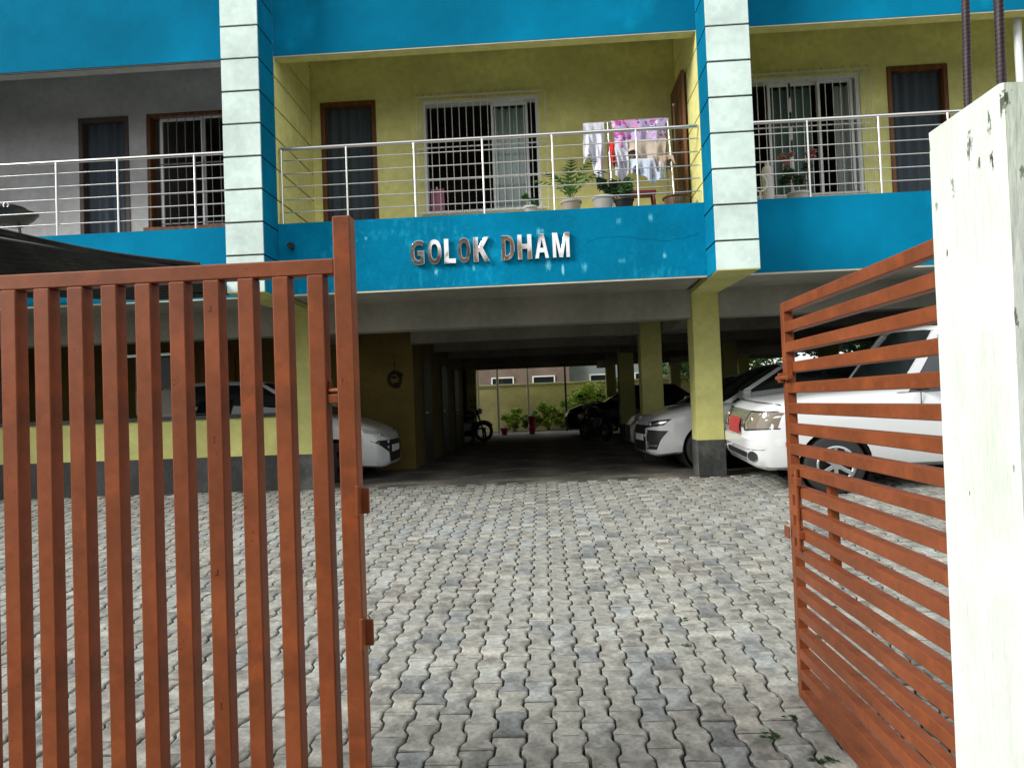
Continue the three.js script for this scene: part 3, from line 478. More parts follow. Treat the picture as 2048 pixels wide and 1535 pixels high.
function makeCar(t, P) {
  const { L, W, top, bot, plan, paint } = P, xs = [];
  for (let x = -L / 2; x < L / 2 - 0.32; x += 0.12) xs.push(x);
  for (let k = 0; k <= 14; k++) xs.push(L / 2 - 0.32 * Math.pow(1 - k / 14, 1.6));
  const section = (x) => (function (xi) {
    const w = smoothTable(plan, xi, 0.05) * W / 2, b = smoothTable(bot, xi, 0.04), y = smoothTable(top, xi, 0.05), h = y - b;
    const half = [[0.0, b], [w * 0.80, b], [w * 0.93, b + 0.06 * h], [w * 0.985, b + 0.2 * h], [w, b + 0.42 * h], [w * 0.995, b + 0.62 * h], [w * 0.975, b + 0.8 * h], [w * 0.93, b + 0.93 * h], [w * 0.84, b + 0.985 * h], [w * 0.5, b + 1.005 * h], [0, b + 1.015 * h]];
    return [...half, ...half.slice(1, -1).reverse().map(([z, q]) => [-z, q])];
  })(x);
  const raw = loftX(xs, section);
  // wheel arches cut out of the shell
  const ev = new Evaluator(); ev.attributes = ['position', 'normal']; ev.useGroups = false;
  let brush = new Brush(raw); brush.updateMatrixWorld();
  for (const ax of [P.ax0, P.ax1]) for (const s of [-1, 1]) {
    const c = new Brush(new THREE.CylinderGeometry(P.wr * 1.17, P.wr * 1.17, 0.6, 40).rotateX(Math.PI / 2).translate(ax, P.wr * 1.02, s * (W / 2 - 0.02)));
    c.geometry.deleteAttribute('uv'); c.updateMatrixWorld(); brush = ev.evaluate(brush, c, SUBTRACTION); brush.updateMatrixWorld();
  }
  let shell = brush.geometry; shell = toCreasedNormals(shell.index ? shell.toNonIndexed() : shell, 0.7); metreUV(shell);
  const body = mesh('body', shell, paint, t);
  const liner = []; for (const ax of [P.ax0, P.ax1]) for (const s of [-1, 1]) liner.length = 0, liner.push(new THREE.CylinderGeometry(P.wr * 1.165, P.wr * 1.165, 0.56, 32, 1, true).rotateX(Math.PI / 2).translate(ax, P.wr * 1.02, s * (W / 2 - 0.33)), new THREE.CylinderGeometry(P.wr * 1.16, P.wr * 1.16, 0.01, 32).rotateX(Math.PI / 2).translate(ax, P.wr * 1.02, s * (W / 2 - 0.30))), mesh('wheel_arch_liner', merge(liner), M.black, t);
  mesh('underbody', bx(-L / 2 + 0.25, L / 2 - 0.3, P.clear, P.clear + 0.14, -W / 2 + 0.2, W / 2 - 0.2), M.black, t);
  for (const ax of [P.ax0, P.ax1]) for (const s of [-1, 1]) makeWheel(t, ax, s * (W / 2 - P.ww / 2 - 0.015), P.wr, P.ww, s, P.rimMat ?? M.rim, P.spokes ?? 6);
  // cabin glass, roof and pillars
  const [xd, xc, xb, xa] = P.cab, yb = P.belt, yr = P.roof, wg = W / 2 * 0.90, wt = W / 2 * P.tumble, gs = [];
  const roofY = (x) => x < xc ? yb + (yr - yb) * Math.pow(Math.max(0, (x - xd) / (xc - xd)), 0.8) : x > xb ? yb + (yr - yb) * Math.pow(Math.max(0, (xa - x) / (xa - xb)), 0.88) : yr + 0.035 * Math.sin((x - xc) / (xb - xc) * Math.PI);
  for (let k = 0; k <= 48; k++) gs.push(xd + (xa - xd) * k / 48);
  const cabin = (off) => (x) => { const y = Math.max(roofY(x), yb + 0.002) + off, f = (y - yb) / (yr - yb), w = wg + (wt - wg) * f + off, half = [[0, yb - 0.05], [wg + off - 0.004, yb - 0.05], [wg + (w - wg) * 0.5 + 0.02 * f, yb + (y - yb) * 0.5], [w, y - 0.075 * f], [w * 0.93, y - 0.02 * f], [w * 0.6, y], [0, y + 0.006]]; return [...half, ...half.slice(1, -1).reverse().map(([z, q]) => [-z, q])]; };
  mesh('cabin_glass', toCreasedNormals(loftX(gs, cabin(0)), 0.9), M.carGlass, t);
  const shellRoof = (x) => { const r = cabin(0.006)(x), y = Math.max(...r.map((q) => q[1])); return r.map(([z, q]) => [z, Math.max(q, y - 0.085)]); };
  mesh('roof', toCreasedNormals(loftX(gs.filter((x) => x >= xc - 0.06 && x <= xb + 0.06), shellRoof), 0.9), P.roofMat ?? paint, t);
  for (const s of [-1, 1]) {
    const strip = (x0, x1, wA, wB) => { // pillar of body colour along the cabin side between two x at belt and roof
      const pos = [], idx = []; const N = 8;
      for (let k = 0; k <= N; k++) { const f = k / N, y = yb - 0.03 + (yr - 0.03 - yb) * f, x = x0 + (x1 - x0) * f, z = s * (wg + (wt - wg) * Math.max(0, f) + 0.026 * Math.sin(f * Math.PI) + 0.008), hw = (wA + (wB - wA) * f) / 2; for (const o of [0, -s * 0.05]) pos.push(x - hw, y, z + o, x + hw, y, z + o); }
      for (let k = 0; k < N; k++) { const a = k * 4, b = a + 4; for (const [p, q] of [[0, 1], [1, 3], [3, 2], [2, 0]]) idx.push(a + p, a + q, b + p, a + q, b + q, b + p); }
      const g = new THREE.BufferGeometry(); g.setAttribute('position', new THREE.Float32BufferAttribute(pos, 3)); g.setIndex(idx); return toCreasedNormals(g.toNonIndexed(), 0.5);
    };
    mesh('pillar', strip(xa - 0.02, xb + 0.02, 0.13, 0.09), P.pillarMat ?? paint, t);
    mesh('pillar', strip((xb + xc) / 2 + 0.05, (xb + xc) / 2, 0.10, 0.08), P.pillarMat ?? M.black, t);
    mesh('pillar', strip(xd + 0.12, xc + 0.02, 0.30, 0.16), paint, t);
    const mir = mesh('mirror', rbx(xa - 0.34, xa - 0.2, yb + 0.02, yb + 0.16, s * (W / 2 + 0.06) - 0.1, s * (W / 2 + 0.06) + 0.1, 0.03), P.mirrorMat ?? paint, t);
    mesh('stay', rbx(xa - 0.3, xa - 0.22, yb - 0.01, yb + 0.05, s * (W / 2 - 0.08) - 0.06, s * (W / 2 - 0.08) + 0.06, 0.01), M.black, mir);
    for (const dx of P.seams) mesh('door_seam', rod([dx, P.clear + 0.25, s * (W / 2 * 0.992)], [dx, yb - 0.03, s * (W / 2 * 0.975)], 0.006, 0.006, 5), M.black, t);
    for (const dx of P.handles) mesh('door_handle', rbx(dx - 0.1, dx + 0.1, yb - 0.16, yb - 0.125, s * W / 2 - 0.02, s * W / 2 + 0.022, 0.01), P.handleMat ?? paint, t);
  }
  // patches that follow the nose: four corners given as [side, height]; each point is found on the shell itself
  const ray = new THREE.Raycaster(), probe = new THREE.Mesh(shell, new THREE.MeshStandardMaterial({ side: THREE.DoubleSide })); probe.updateMatrixWorld();
  const noseX = (z, y) => { for (let k = 0; k < 8; k++) { ray.set(new THREE.Vector3(L / 2 + 2, y, z), new THREE.Vector3(-1, 0, 0)); const h = ray.intersectObject(probe, false)[0]; if (h && h.point.x > L / 2 - 0.85) return h.point.x; z *= 0.97; y += (0.62 - y) * 0.04; } return L / 2 - 0.6; };
  const patch = (q, off, thick, nu = 10, nv = 5) => {
    const pos = [], idx = []; const pt = (u, v) => [0, 1].map((c) => (q[0][c] * (1 - u) + q[1][c] * u) * (1 - v) + (q[3][c] * (1 - u) + q[2][c] * u) * v);
    for (const d of [off, off - thick]) for (let j = 0; j <= nv; j++) for (let i = 0; i <= nu; i++) { const [z, y] = pt(i / nu, j / nv); pos.push(noseX(z, y) + d, y, z); }
    const S = (nu + 1) * (nv + 1), id = (s, i, j) => s * S + j * (nu + 1) + i;
    for (let j = 0; j < nv; j++) for (let i = 0; i < nu; i++) { idx.push(id(0, i, j), id(0, i, j + 1), id(0, i + 1, j), id(0, i + 1, j), id(0, i, j + 1), id(0, i + 1, j + 1)); }
    for (let i = 0; i < nu; i++) for (const j of [0, nv]) idx.push(id(0, i, j), id(0, i + 1, j), id(1, i, j), id(0, i + 1, j), id(1, i + 1, j), id(1, i, j));
    for (let j = 0; j < nv; j++) for (const i of [0, nu]) idx.push(id(0, i, j), id(0, i, j + 1), id(1, i, j), id(0, i, j + 1), id(1, i, j + 1), id(1, i, j));
    const g = new THREE.BufferGeometry(); g.setAttribute('position', new THREE.Float32BufferAttribute(pos, 3)); g.setIndex(idx); return metreUV(toCreasedNormals(g.toNonIndexed(), 0.6));
  };
  return { body, patch, noseX };
}
const both = (q) => [q, q.map(([z, y]) => [-z, y])];
{ // old-shape white off-roader at the right of the drive
  const t = thing('white_suv', 'white off-road car with a red front plate beside the open slatted gate', 'car', [4.86, gy(0.9) - 0.01, 0.60], Math.PI - 0.015);
  t.rotation.z = 0; t.rotation.order = 'YXZ'; t.rotation.x = -0.05;
  const L = 4.7, c = makeCar(t, { L, W: 1.78, paint: M.whitePaint, wr: 0.365, ww: 0.24, ax0: -1.45, ax1: 1.42, clear: 0.30, belt: 1.23, roof: 1.98, tumble: 0.76, cab: [-2.32, -2.15, 0.10, 0.62], spokes: 6, pillarMat: M.whitePaint, seams: [0.42, -0.55], handles: [-0.35],
    top: [[-2.35, 1.15], [-2.2, 1.24], [0.6, 1.24], [1.5, 1.20], [2.05, 1.13], [2.20, 1.08], [2.30, 0.98], [2.35, 0.84]], bot: [[-2.35, 0.42], [-1.9, 0.32], [1.9, 0.30], [2.15, 0.29], [2.30, 0.33], [2.35, 0.44]], plan: [[-2.35, 0.93], [-2.0, 0.99], [1.5, 1.0], [1.95, 0.97], [2.18, 0.89], [2.30, 0.78], [2.35, 0.66]] });
  for (const q of both([[0.40, 0.780], [0.82, 0.820], [0.82, 1.020], [0.44, 1.010]])) { const h = mesh('headlight', c.patch(q, 0.006, 0.03), phys(C(0.20, 0.17, 0.13), { roughness: 0.06, clearcoat: 1 }), t); const s = Math.sign(q[0][0]); mesh('reflector', new THREE.SphereGeometry(0.06, 14, 8).scale(0.4, 1, 1.2).translate(c.noseX(s * 0.56, 0.91) - 0.004, 0.91, s * 0.56), std(C(0.7, 0.66, 0.55), { metalness: 0.8, roughness: 0.25 }), h); mesh('bezel', merge([c.patch([[s * 0.39, 0.770], [s * 0.83, 0.810], [s * 0.83, 0.825], [s * 0.39, 0.785]], 0.012, 0.03, 8, 1), c.patch([[s * 0.43, 1.005], [s * 0.83, 1.015], [s * 0.83, 1.030], [s * 0.43, 1.020]], 0.012, 0.03, 8, 1), c.patch([[s * 0.385, 0.780], [s * 0.405, 0.780], [s * 0.445, 1.020], [s * 0.425, 1.020]], 0.012, 0.03, 1, 6)]), M.black, h);; }
  const g = mesh('grille', c.patch([[-0.37, 0.800], [0.37, 0.800], [0.40, 1.020], [-0.40, 1.020]], 0.004, 0.03), std(C(0.22, 0.25, 0.25), { roughness: 0.3, metalness: 0.5 }), t);
  for (let k = 0; k < 4; k++) mesh('grille_slat', c.patch([[-0.36, 0.825 + k * 0.05], [0.36, 0.825 + k * 0.05], [0.36, 0.845 + k * 0.05], [-0.36, 0.845 + k * 0.05]], 0.012, 0.02, 10, 1), M.steel, g);
  mesh('red_plate', c.patch([[-0.24, 0.720], [0.24, 0.720], [0.24, 0.920], [-0.24, 0.920]], 0.045, 0.012, 8, 2), M.redPlate, t);
  mesh('bumper', c.patch([[-0.86, 0.56], [0.86, 0.56], [0.84, 0.68], [-0.84, 0.68]], 0.03, 0.06, 16, 3), M.whitePaint, t);
  mesh('air_intake', c.patch([[-0.42, 0.40], [0.42, 0.40], [0.48, 0.50], [-0.48, 0.50]], 0.006, 0.02, 10, 2), M.black, t);
  for (const s of [-1, 1]) mesh('fog_lamp', new THREE.CylinderGeometry(0.062, 0.062, 0.05, 18).scale(1, 1, 1.25).rotateZ(Math.PI / 2).rotateY(-s * 0.5).translate(c.noseX(s * 0.62, 0.47) - 0.012, 0.47, s * 0.62), M.lampDark, t);
  for (const s of [-1, 1]) mesh('side_marker', rbx(1.88, 2.0, 0.60, 0.66, s * 0.87 - 0.02, s * 0.87 + 0.02, 0.008), std(C(0.4, 0.05, 0.05), { roughness: 0.3 }), t);
  mesh('bonnet_line', tube([[2.02, 1.10, -0.78], [2.14, 1.115, -0.5], [2.18, 1.12, 0], [2.14, 1.115, 0.5], [2.02, 1.10, 0.78]], 0.006, 30, 5), M.black, t);
}
{ // modern white crossover behind the column
  const t = thing('white_crossover', 'white crossover with black grille and slim headlights behind the right column', 'car', [3.62, 0, -1.78], Math.PI + 0.09);
  const L = 4.2, c = makeCar(t, { L, W: 1.76, paint: M.whitePaint, wr: 0.33, ww: 0.22, ax0: -1.3, ax1: 1.25, clear: 0.26, belt: 1.04, roof: 1.60, tumble: 0.72, cab: [-2.0, -1.35, -0.05, 0.95], spokes: 10, seams: [0.3, -0.7], handles: [-0.3],
    top: [[-2.1, 0.95], [-1.95, 1.04], [0.9, 1.05], [1.5, 0.98], [1.92, 0.86], [2.03, 0.76], [2.1, 0.62]], bot: [[-2.1, 0.40], [-1.7, 0.27], [1.7, 0.25], [1.95, 0.22], [2.05, 0.24], [2.1, 0.32]], plan: [[-2.1, 0.9], [-1.8, 0.98], [1.2, 1.0], [1.7, 0.94], [1.95, 0.80], [2.05, 0.66], [2.1, 0.54]] });
  for (const q of both([[0.36, 0.66], [0.72, 0.70], [0.76, 0.80], [0.42, 0.76]])) { const h = mesh('headlight', c.patch(q, 0.006, 0.03), M.lampDark, t); const s = Math.sign(q[0][0]); mesh('reflector', new THREE.SphereGeometry(0.045, 14, 8).scale(0.5, 1, 1).translate(c.noseX(s * 0.48, 0.72) + 0.004, 0.72, s * 0.48), M.steel, h); mesh('light_strip', c.patch([[s * 0.56, 0.70], [s * 0.73, 0.745], [s * 0.74, 0.77], [s * 0.57, 0.73]], 0.012, 0.02, 5, 1), M.steel, h); }
  mesh('grille', c.patch([[-0.36, 0.56], [0.36, 0.56], [0.38, 0.70], [-0.38, 0.70]], 0.006, 0.02), M.black, t);
  for (const q of both([[0.44, 0.33], [0.64, 0.33], [0.76, 0.62], [0.46, 0.64]])) mesh('air_intake', c.patch(q, 0.006, 0.02, 6, 6), M.black, t);
  mesh('lower_grille', c.patch([[-0.38, 0.30], [0.38, 0.30], [0.38, 0.53], [-0.38, 0.53]], 0.005, 0.02), M.black, t);
  for (const q of both([[0.49, 0.38], [0.65, 0.38], [0.65, 0.40], [0.49, 0.40]])) mesh('fog_lamp', c.patch(q, 0.014, 0.01, 4, 1), M.steel, t);
  mesh('number_plate', c.patch([[-0.25, 0.46], [0.25, 0.46], [0.25, 0.56], [-0.25, 0.56]], 0.02, 0.01, 6, 1), std(C(0.7, 0.7, 0.68)), t);
}
{ // pale car further in
  const t = thing('white_sedan', 'white sedan parked behind the white crossover', 'car', [3.75, 0, -4.35], Math.PI);
  const c = makeCar(t, { L: 4.2, W: 1.72, paint: M.whitePaint, wr: 0.31, ww: 0.2, ax0: -1.25, ax1: 1.28, clear: 0.22, belt: 1.0, roof: 1.52, tumble: 0.70, cab: [-1.95, -1.2, 0.0, 0.95], spokes: 7, seams: [0.3, -0.7], handles: [-0.3],
    top: [[-2.1, 0.9], [-1.9, 1.0], [0.9, 1.0], [1.6, 0.92], [1.95, 0.78], [2.1, 0.6]], bot: [[-2.1, 0.38], [-1.7, 0.24], [1.7, 0.22], [2.0, 0.22], [2.1, 0.3]], plan: [[-2.1, 0.86], [-1.7, 0.98], [1.2, 1.0], [1.75, 0.92], [2.0, 0.74], [2.1, 0.5]] });
  for (const q of both([[0.40, 0.62], [0.72, 0.66], [0.74, 0.78], [0.46, 0.74]])) mesh('headlight', c.patch(q, 0.006, 0.03), M.lampGlass, t);
  mesh('grille', c.patch([[-0.38, 0.30], [0.38, 0.30], [0.34, 0.60], [-0.34, 0.60]], 0.006, 0.02), M.black, t);
}
{ // white hatchback on the left, nose out towards the drive
  const t = thing('white_hatchback', 'white hatchback with black front bumper intake behind the barred gate', 'car', [-4.62, 0, -1.72], 0);
  const c = makeCar(t, { L: 4.1, W: 1.74, paint: M.whitePaint, wr: 0.31, ww: 0.2, ax0: -1.25, ax1: 1.28, clear: 0.20, belt: 1.10, roof: 1.64, tumble: 0.72, cab: [-1.95, -1.5, 0.05, 1.0], spokes: 8, rimMat: std(C(0.06, 0.065, 0.07), { metalness: 0.6, roughness: 0.4 }), seams: [0.3, -0.7], handles: [-0.3],
    top: [[-2.05, 0.95], [-1.9, 1.06], [0.9, 1.08], [1.45, 0.99], [1.85, 0.83], [1.98, 0.72], [2.05, 0.6]], bot: [[-2.05, 0.38], [-1.7, 0.22], [1.65, 0.20], [1.92, 0.18], [2.02, 0.20], [2.05, 0.26]], plan: [[-2.05, 0.88], [-1.75, 0.98], [1.2, 1.0], [1.7, 0.93], [1.92, 0.78], [2.0, 0.64], [2.05, 0.5]] });
  for (const q of both([[0.46, 0.66], [0.79, 0.76], [0.80, 0.84], [0.50, 0.73]])) { const h = mesh('headlight', c.patch(q, 0.006, 0.03), M.lampGlass, t); const s = Math.sign(q[0][0]); mesh('reflector', new THREE.SphereGeometry(0.035, 12, 8).scale(0.5, 1, 1).translate(c.noseX(s * 0.58, 0.72) + 0.004, 0.72, s * 0.58), M.steel, h); }
  mesh('grille', c.patch([[-0.42, 0.40], [0.42, 0.40], [0.74, 0.62], [-0.74, 0.62]], 0.006, 0.02, 14, 6), M.black, t);
  mesh('lower_intake', c.patch([[-0.36, 0.25], [0.36, 0.25], [0.42, 0.40], [-0.42, 0.40]], 0.005, 0.02), M.black, t);
  mesh('number_plate', c.patch([[-0.25, 0.42], [0.25, 0.42], [0.25, 0.53], [-0.25, 0.53]], 0.02, 0.01, 6, 1), std(C(0.7, 0.7, 0.68)), t);
  for (const q of both([[0.02, 0.20], [0.60, 0.21], [0.66, 0.27], [0.02, 0.26]])) mesh('chin_strip', c.patch(q, 0.012, 0.02, 8, 2), M.whitePaint, t);
}
{ // dark car deep in the garage
  const t = thing('dark_car', 'black car standing at the far end of the garage', 'car', [2.75, 0, -13.2], Math.PI);
  const c = makeCar(t, { L: 4.3, W: 1.75, paint: M.darkPaint, wr: 0.33, ww: 0.2, ax0: -1.3, ax1: 1.3, clear: 0.24, belt: 1.06, roof: 1.55, tumble: 0.72, cab: [-2.0, -1.4, 0.0, 0.85], spokes: 6, seams: [0.3], handles: [-0.3],
    top: [[-2.15, 0.95], [-1.9, 1.05], [0.8, 1.07], [1.6, 1.0], [2.0, 0.86], [2.15, 0.65]], bot: [[-2.15, 0.4], [-1.7, 0.26], [1.7, 0.24], [2.05, 0.24], [2.15, 0.32]], plan: [[-2.15, 0.88], [-1.75, 0.98], [1.2, 1.0], [1.8, 0.92], [2.05, 0.75], [2.15, 0.5]] });
  for (const q of both([[0.40, 0.66], [0.72, 0.68], [0.74, 0.80], [0.46, 0.78]])) mesh('headlight', c.patch(q, 0.006, 0.03), M.lampGlass, t);
}
function makeBike(name, label, pos, turn, paint, accent) {
  const t = thing(name, label, 'motorcycle', pos, turn, 'motorcycles parked in the garage');
  for (const x of [-0.62, 0.62]) { const w = new THREE.Group(); w.name = 'wheel'; w.position.set(x, 0.30, 0); t.add(w); mesh('tyre', new THREE.TorusGeometry(0.25, 0.05, 10, 28), M.rubber, w); const sp = [new THREE.CylinderGeometry(0.04, 0.04, 0.1, 12).rotateX(Math.PI / 2)]; for (let k = 0; k < 10; k++) sp.push(new THREE.BoxGeometry(0.008, 0.44, 0.008).rotateZ(k * Math.PI / 10)); mesh('rim', merge([...sp, new THREE.TorusGeometry(0.205, 0.012, 6, 28)]), M.steel, w); }
  mesh('tank', new THREE.SphereGeometry(0.2, 18, 12).scale(1.35, 0.75, 0.72).translate(0.16, 0.80, 0), paint, t);
  mesh('seat', rbx(-0.66, -0.02, 0.74, 0.84, -0.12, 0.12, 0.04), M.black, t);
  mesh('engine', rbx(-0.16, 0.26, 0.30, 0.60, -0.13, 0.13, 0.05), std(C(0.16, 0.16, 0.17), { metalness: 0.7, roughness: 0.4 }), t);
  mesh('frame', merge([rod([0.62, 0.30, 0.07], [0.42, 0.95, 0.05], 0.02), rod([0.62, 0.30, -0.07], [0.42, 0.95, -0.05], 0.02), rod([0.42, 0.85, 0], [-0.5, 0.66, 0], 0.025), rod([0.40, 0.82, 0], [0.1, 0.35, 0], 0.022), rod([-0.62, 0.30, 0.09], [-0.05, 0.42, 0.09], 0.02), rod([-0.62, 0.30, -0.09], [-0.05, 0.42, -0.09], 0.02)]), M.black, t);
  mesh('handlebar', tube([[0.28, 1.05, -0.36], [0.38, 1.08, -0.2], [0.42, 1.0, 0], [0.38, 1.08, 0.2], [0.28, 1.05, 0.36]], 0.013, 24, 6), M.black, t);
  mesh('headlamp', new THREE.SphereGeometry(0.09, 14, 10).translate(0.52, 0.92, 0), M.lampGlass, t);
  mesh('tail_panel', rbx(-0.80, -0.5, 0.66, 0.78, -0.09, 0.09, 0.03), accent, t); mesh('mudguard', new THREE.TorusGeometry(0.31, 0.035, 6, 16, 2.0).rotateZ(0.5).translate(0.62, 0.30, 0), paint, t);
  for (const s of [-1, 1]) mesh('mirror', merge([rod([0.36, 1.07, s * 0.24], [0.32, 1.24, s * 0.3], 0.006), new THREE.SphereGeometry(0.05, 10, 8).scale(0.3, 0.8, 1).translate(0.32, 1.26, s * 0.3)]), M.black, t);
  mesh('exhaust', rod([0.0, 0.30, 0.14], [-0.75, 0.38, 0.17], 0.04, 0.05, 12), M.steel, t);
  mesh('stand', rod([-0.1, 0.32, -0.12], [-0.02, 0.0, -0.24], 0.012), M.black, t);
}
makeBike('motorcycle', 'black motorcycle with red tail by the garage stair wall', [-2.55, 0, -11.4], 0.25, M.darkPaint, M.redPlate);
makeBike('motorcycle', 'black motorcycle standing before the far black car', [1.5, 0, -11.2], 1.9, M.darkPaint, M.black);
makeBike('motorcycle', 'grey motorcycle by the inner garage column', [1.35, 0, -9.6], 2.0, std(C(0.06, 0.06, 0.065), { roughness: 0.3 }), M.black);
{ // stool and buckets
  const t = thing('plastic_stool', 'dark plastic stool on the garage floor', 'stool', [-2.02, 0, -10.75], 0.3);
  mesh('seat', rbx(-0.2, 0.2, 0.40, 0.44, -0.18, 0.18, 0.02), M.black, t); for (const sx of [-1, 1]) for (const sz of [-1, 1]) mesh('leg', rod([sx * 0.19, 0, sz * 0.17], [sx * 0.15, 0.41, sz * 0.14], 0.025, 0.03), M.black, t);
  const potP = [[0, 0.002], [0.09, 0], [0.14, 0.22], [0.155, 0.22], [0.155, 0.25], [0.135, 0.25], [0.125, 0.2], [0, 0.19]].map((q) => new THREE.Vector2(...q));
  const a = thing('plastic_bucket', 'pink plastic bucket by itself in the garage', 'bucket', [-1.52, 0, -15.1]); mesh('pail', new THREE.LatheGeometry(potP, 20), M.pink, a); mesh('handle', new THREE.TorusGeometry(0.14, 0.006, 6, 20, Math.PI).translate(0, 0.25, 0), M.steel, a);
  const b = thing('plastic_bucket', 'pink plastic bucket under a red one', 'bucket', [-0.52, 0, -15.1]); mesh('pail', new THREE.LatheGeometry(potP, 20), M.pink, b);
  const c = thing('plastic_bucket', 'red plastic tub stacked on the pink bucket', 'bucket', [-0.52, 0.26, -15.1]); mesh('tub', new THREE.LatheGeometry(potP, 20).scale(1.15, 1.5, 1.15), M.redPot, c); mesh('handle', new THREE.TorusGeometry(0.16, 0.006, 6, 20, Math.PI).translate(0, 0.37, 0), M.steel, c);
}

// ------------------------------------------------------------------ foliage
function leafBall(cx, cy, cz, rx, ry, rz, n, size, seed, shape = 1.9) {
  const r = rng(seed), pos = [], nor = [];
  const q = new THREE.Quaternion(), e = new THREE.Euler(), clumps = Array.from({ length: Math.max(6, n / 60 | 0) }, () => { const a = r() * 6.283, z = r() * 2 - 1, k = Math.cbrt(r()) * 0.85, s = Math.sqrt(1 - z * z); return [Math.cos(a) * s * k, z * k, Math.sin(a) * s * k, 0.18 + 0.2 * r()]; });
  for (let i = 0; i < n; i++) {
    const c = clumps[(r() * clumps.length) | 0], a = r() * 6.283, z = r() * 2 - 1, s = Math.sqrt(1 - z * z), k = c[3] * (0.4 + 0.6 * r());
    const p = new THREE.Vector3(cx + (c[0] + Math.cos(a) * s * k) * rx, cy + (c[1] + z * k) * ry, cz + (c[2] + Math.sin(a) * s * k) * rz);
    e.set((r() - 0.5) * 1.8, r() * 6.283, (r() - 0.5) * 1.8); q.setFromEuler(e);
    const l = size * (0.6 + 0.8 * r()), w = l / shape / 2;
    const v = [[0, 0, -l / 2], [w, l * 0.06, 0], [0, -l * 0.05, l / 2], [-w, l * 0.06, 0]].map((a) => new THREE.Vector3(...a).applyQuaternion(q).add(p));
    for (const t of [[0, 1, 2], [0, 2, 3]]) for (const k of t) pos.push(v[k].x, v[k].y, v[k].z);
  }
  const g = new THREE.BufferGeometry(); g.setAttribute('position', new THREE.Float32BufferAttribute(pos, 3)); g.computeVertexNormals(); return metreUV(g);
}
function tree(name, label, pos, h, rx, seed, m, n = 5000, size = 0.16, group) {
  const t = thing(name, label, 'tree', pos, 0, group), r = rng(seed), bark = std(C(0.09, 0.065, 0.045), { map: concreteMap, roughness: 0.95 });
  mesh('trunk', tube([[0, 0, 0], [0.06, h * 0.25, 0.04], [-0.03, h * 0.45, 0], [0.05, h * 0.65, 0.02]], 0.035 * h, 20, 9), bark, t);
  const limbs = []; for (let k = 0; k < 7; k++) { const a = k / 7 * 6.283 + r(), y = h * (0.35 + 0.25 * r()); limbs.push(tube([[0, y, 0], [Math.cos(a) * rx * 0.35, y + h * 0.14, Math.sin(a) * rx * 0.35], [Math.cos(a) * rx * 0.75, y + h * 0.26, Math.sin(a) * rx * 0.75]], 0.010 * h, 10, 6)); }
  mesh('limb', merge(limbs), bark, t);
  mesh('crown', leafBall(0, h * 0.68, 0, rx, h * 0.36, rx, n, size, seed), m, t);
}
function shrub(label, pos, rx, ry, seed, m, n = 900, size = 0.10) {
  const t = thing('shrub', label, 'shrub', pos, 0, 'shrubs behind the garage'), r = rng(seed), st = [];
  for (let k = 0; k < 5; k++) st.push(rod([(r() - 0.5) * 0.2, 0, (r() - 0.5) * 0.2], [(r() - 0.5) * rx, ry * 1.1, (r() - 0.5) * rx], 0.015, 0.008, 6));
  mesh('stem', merge(st), M.wood, t); mesh('foliage', leafBall(0, ry, 0, rx, ry, rx, n, size, seed), m, t);
}
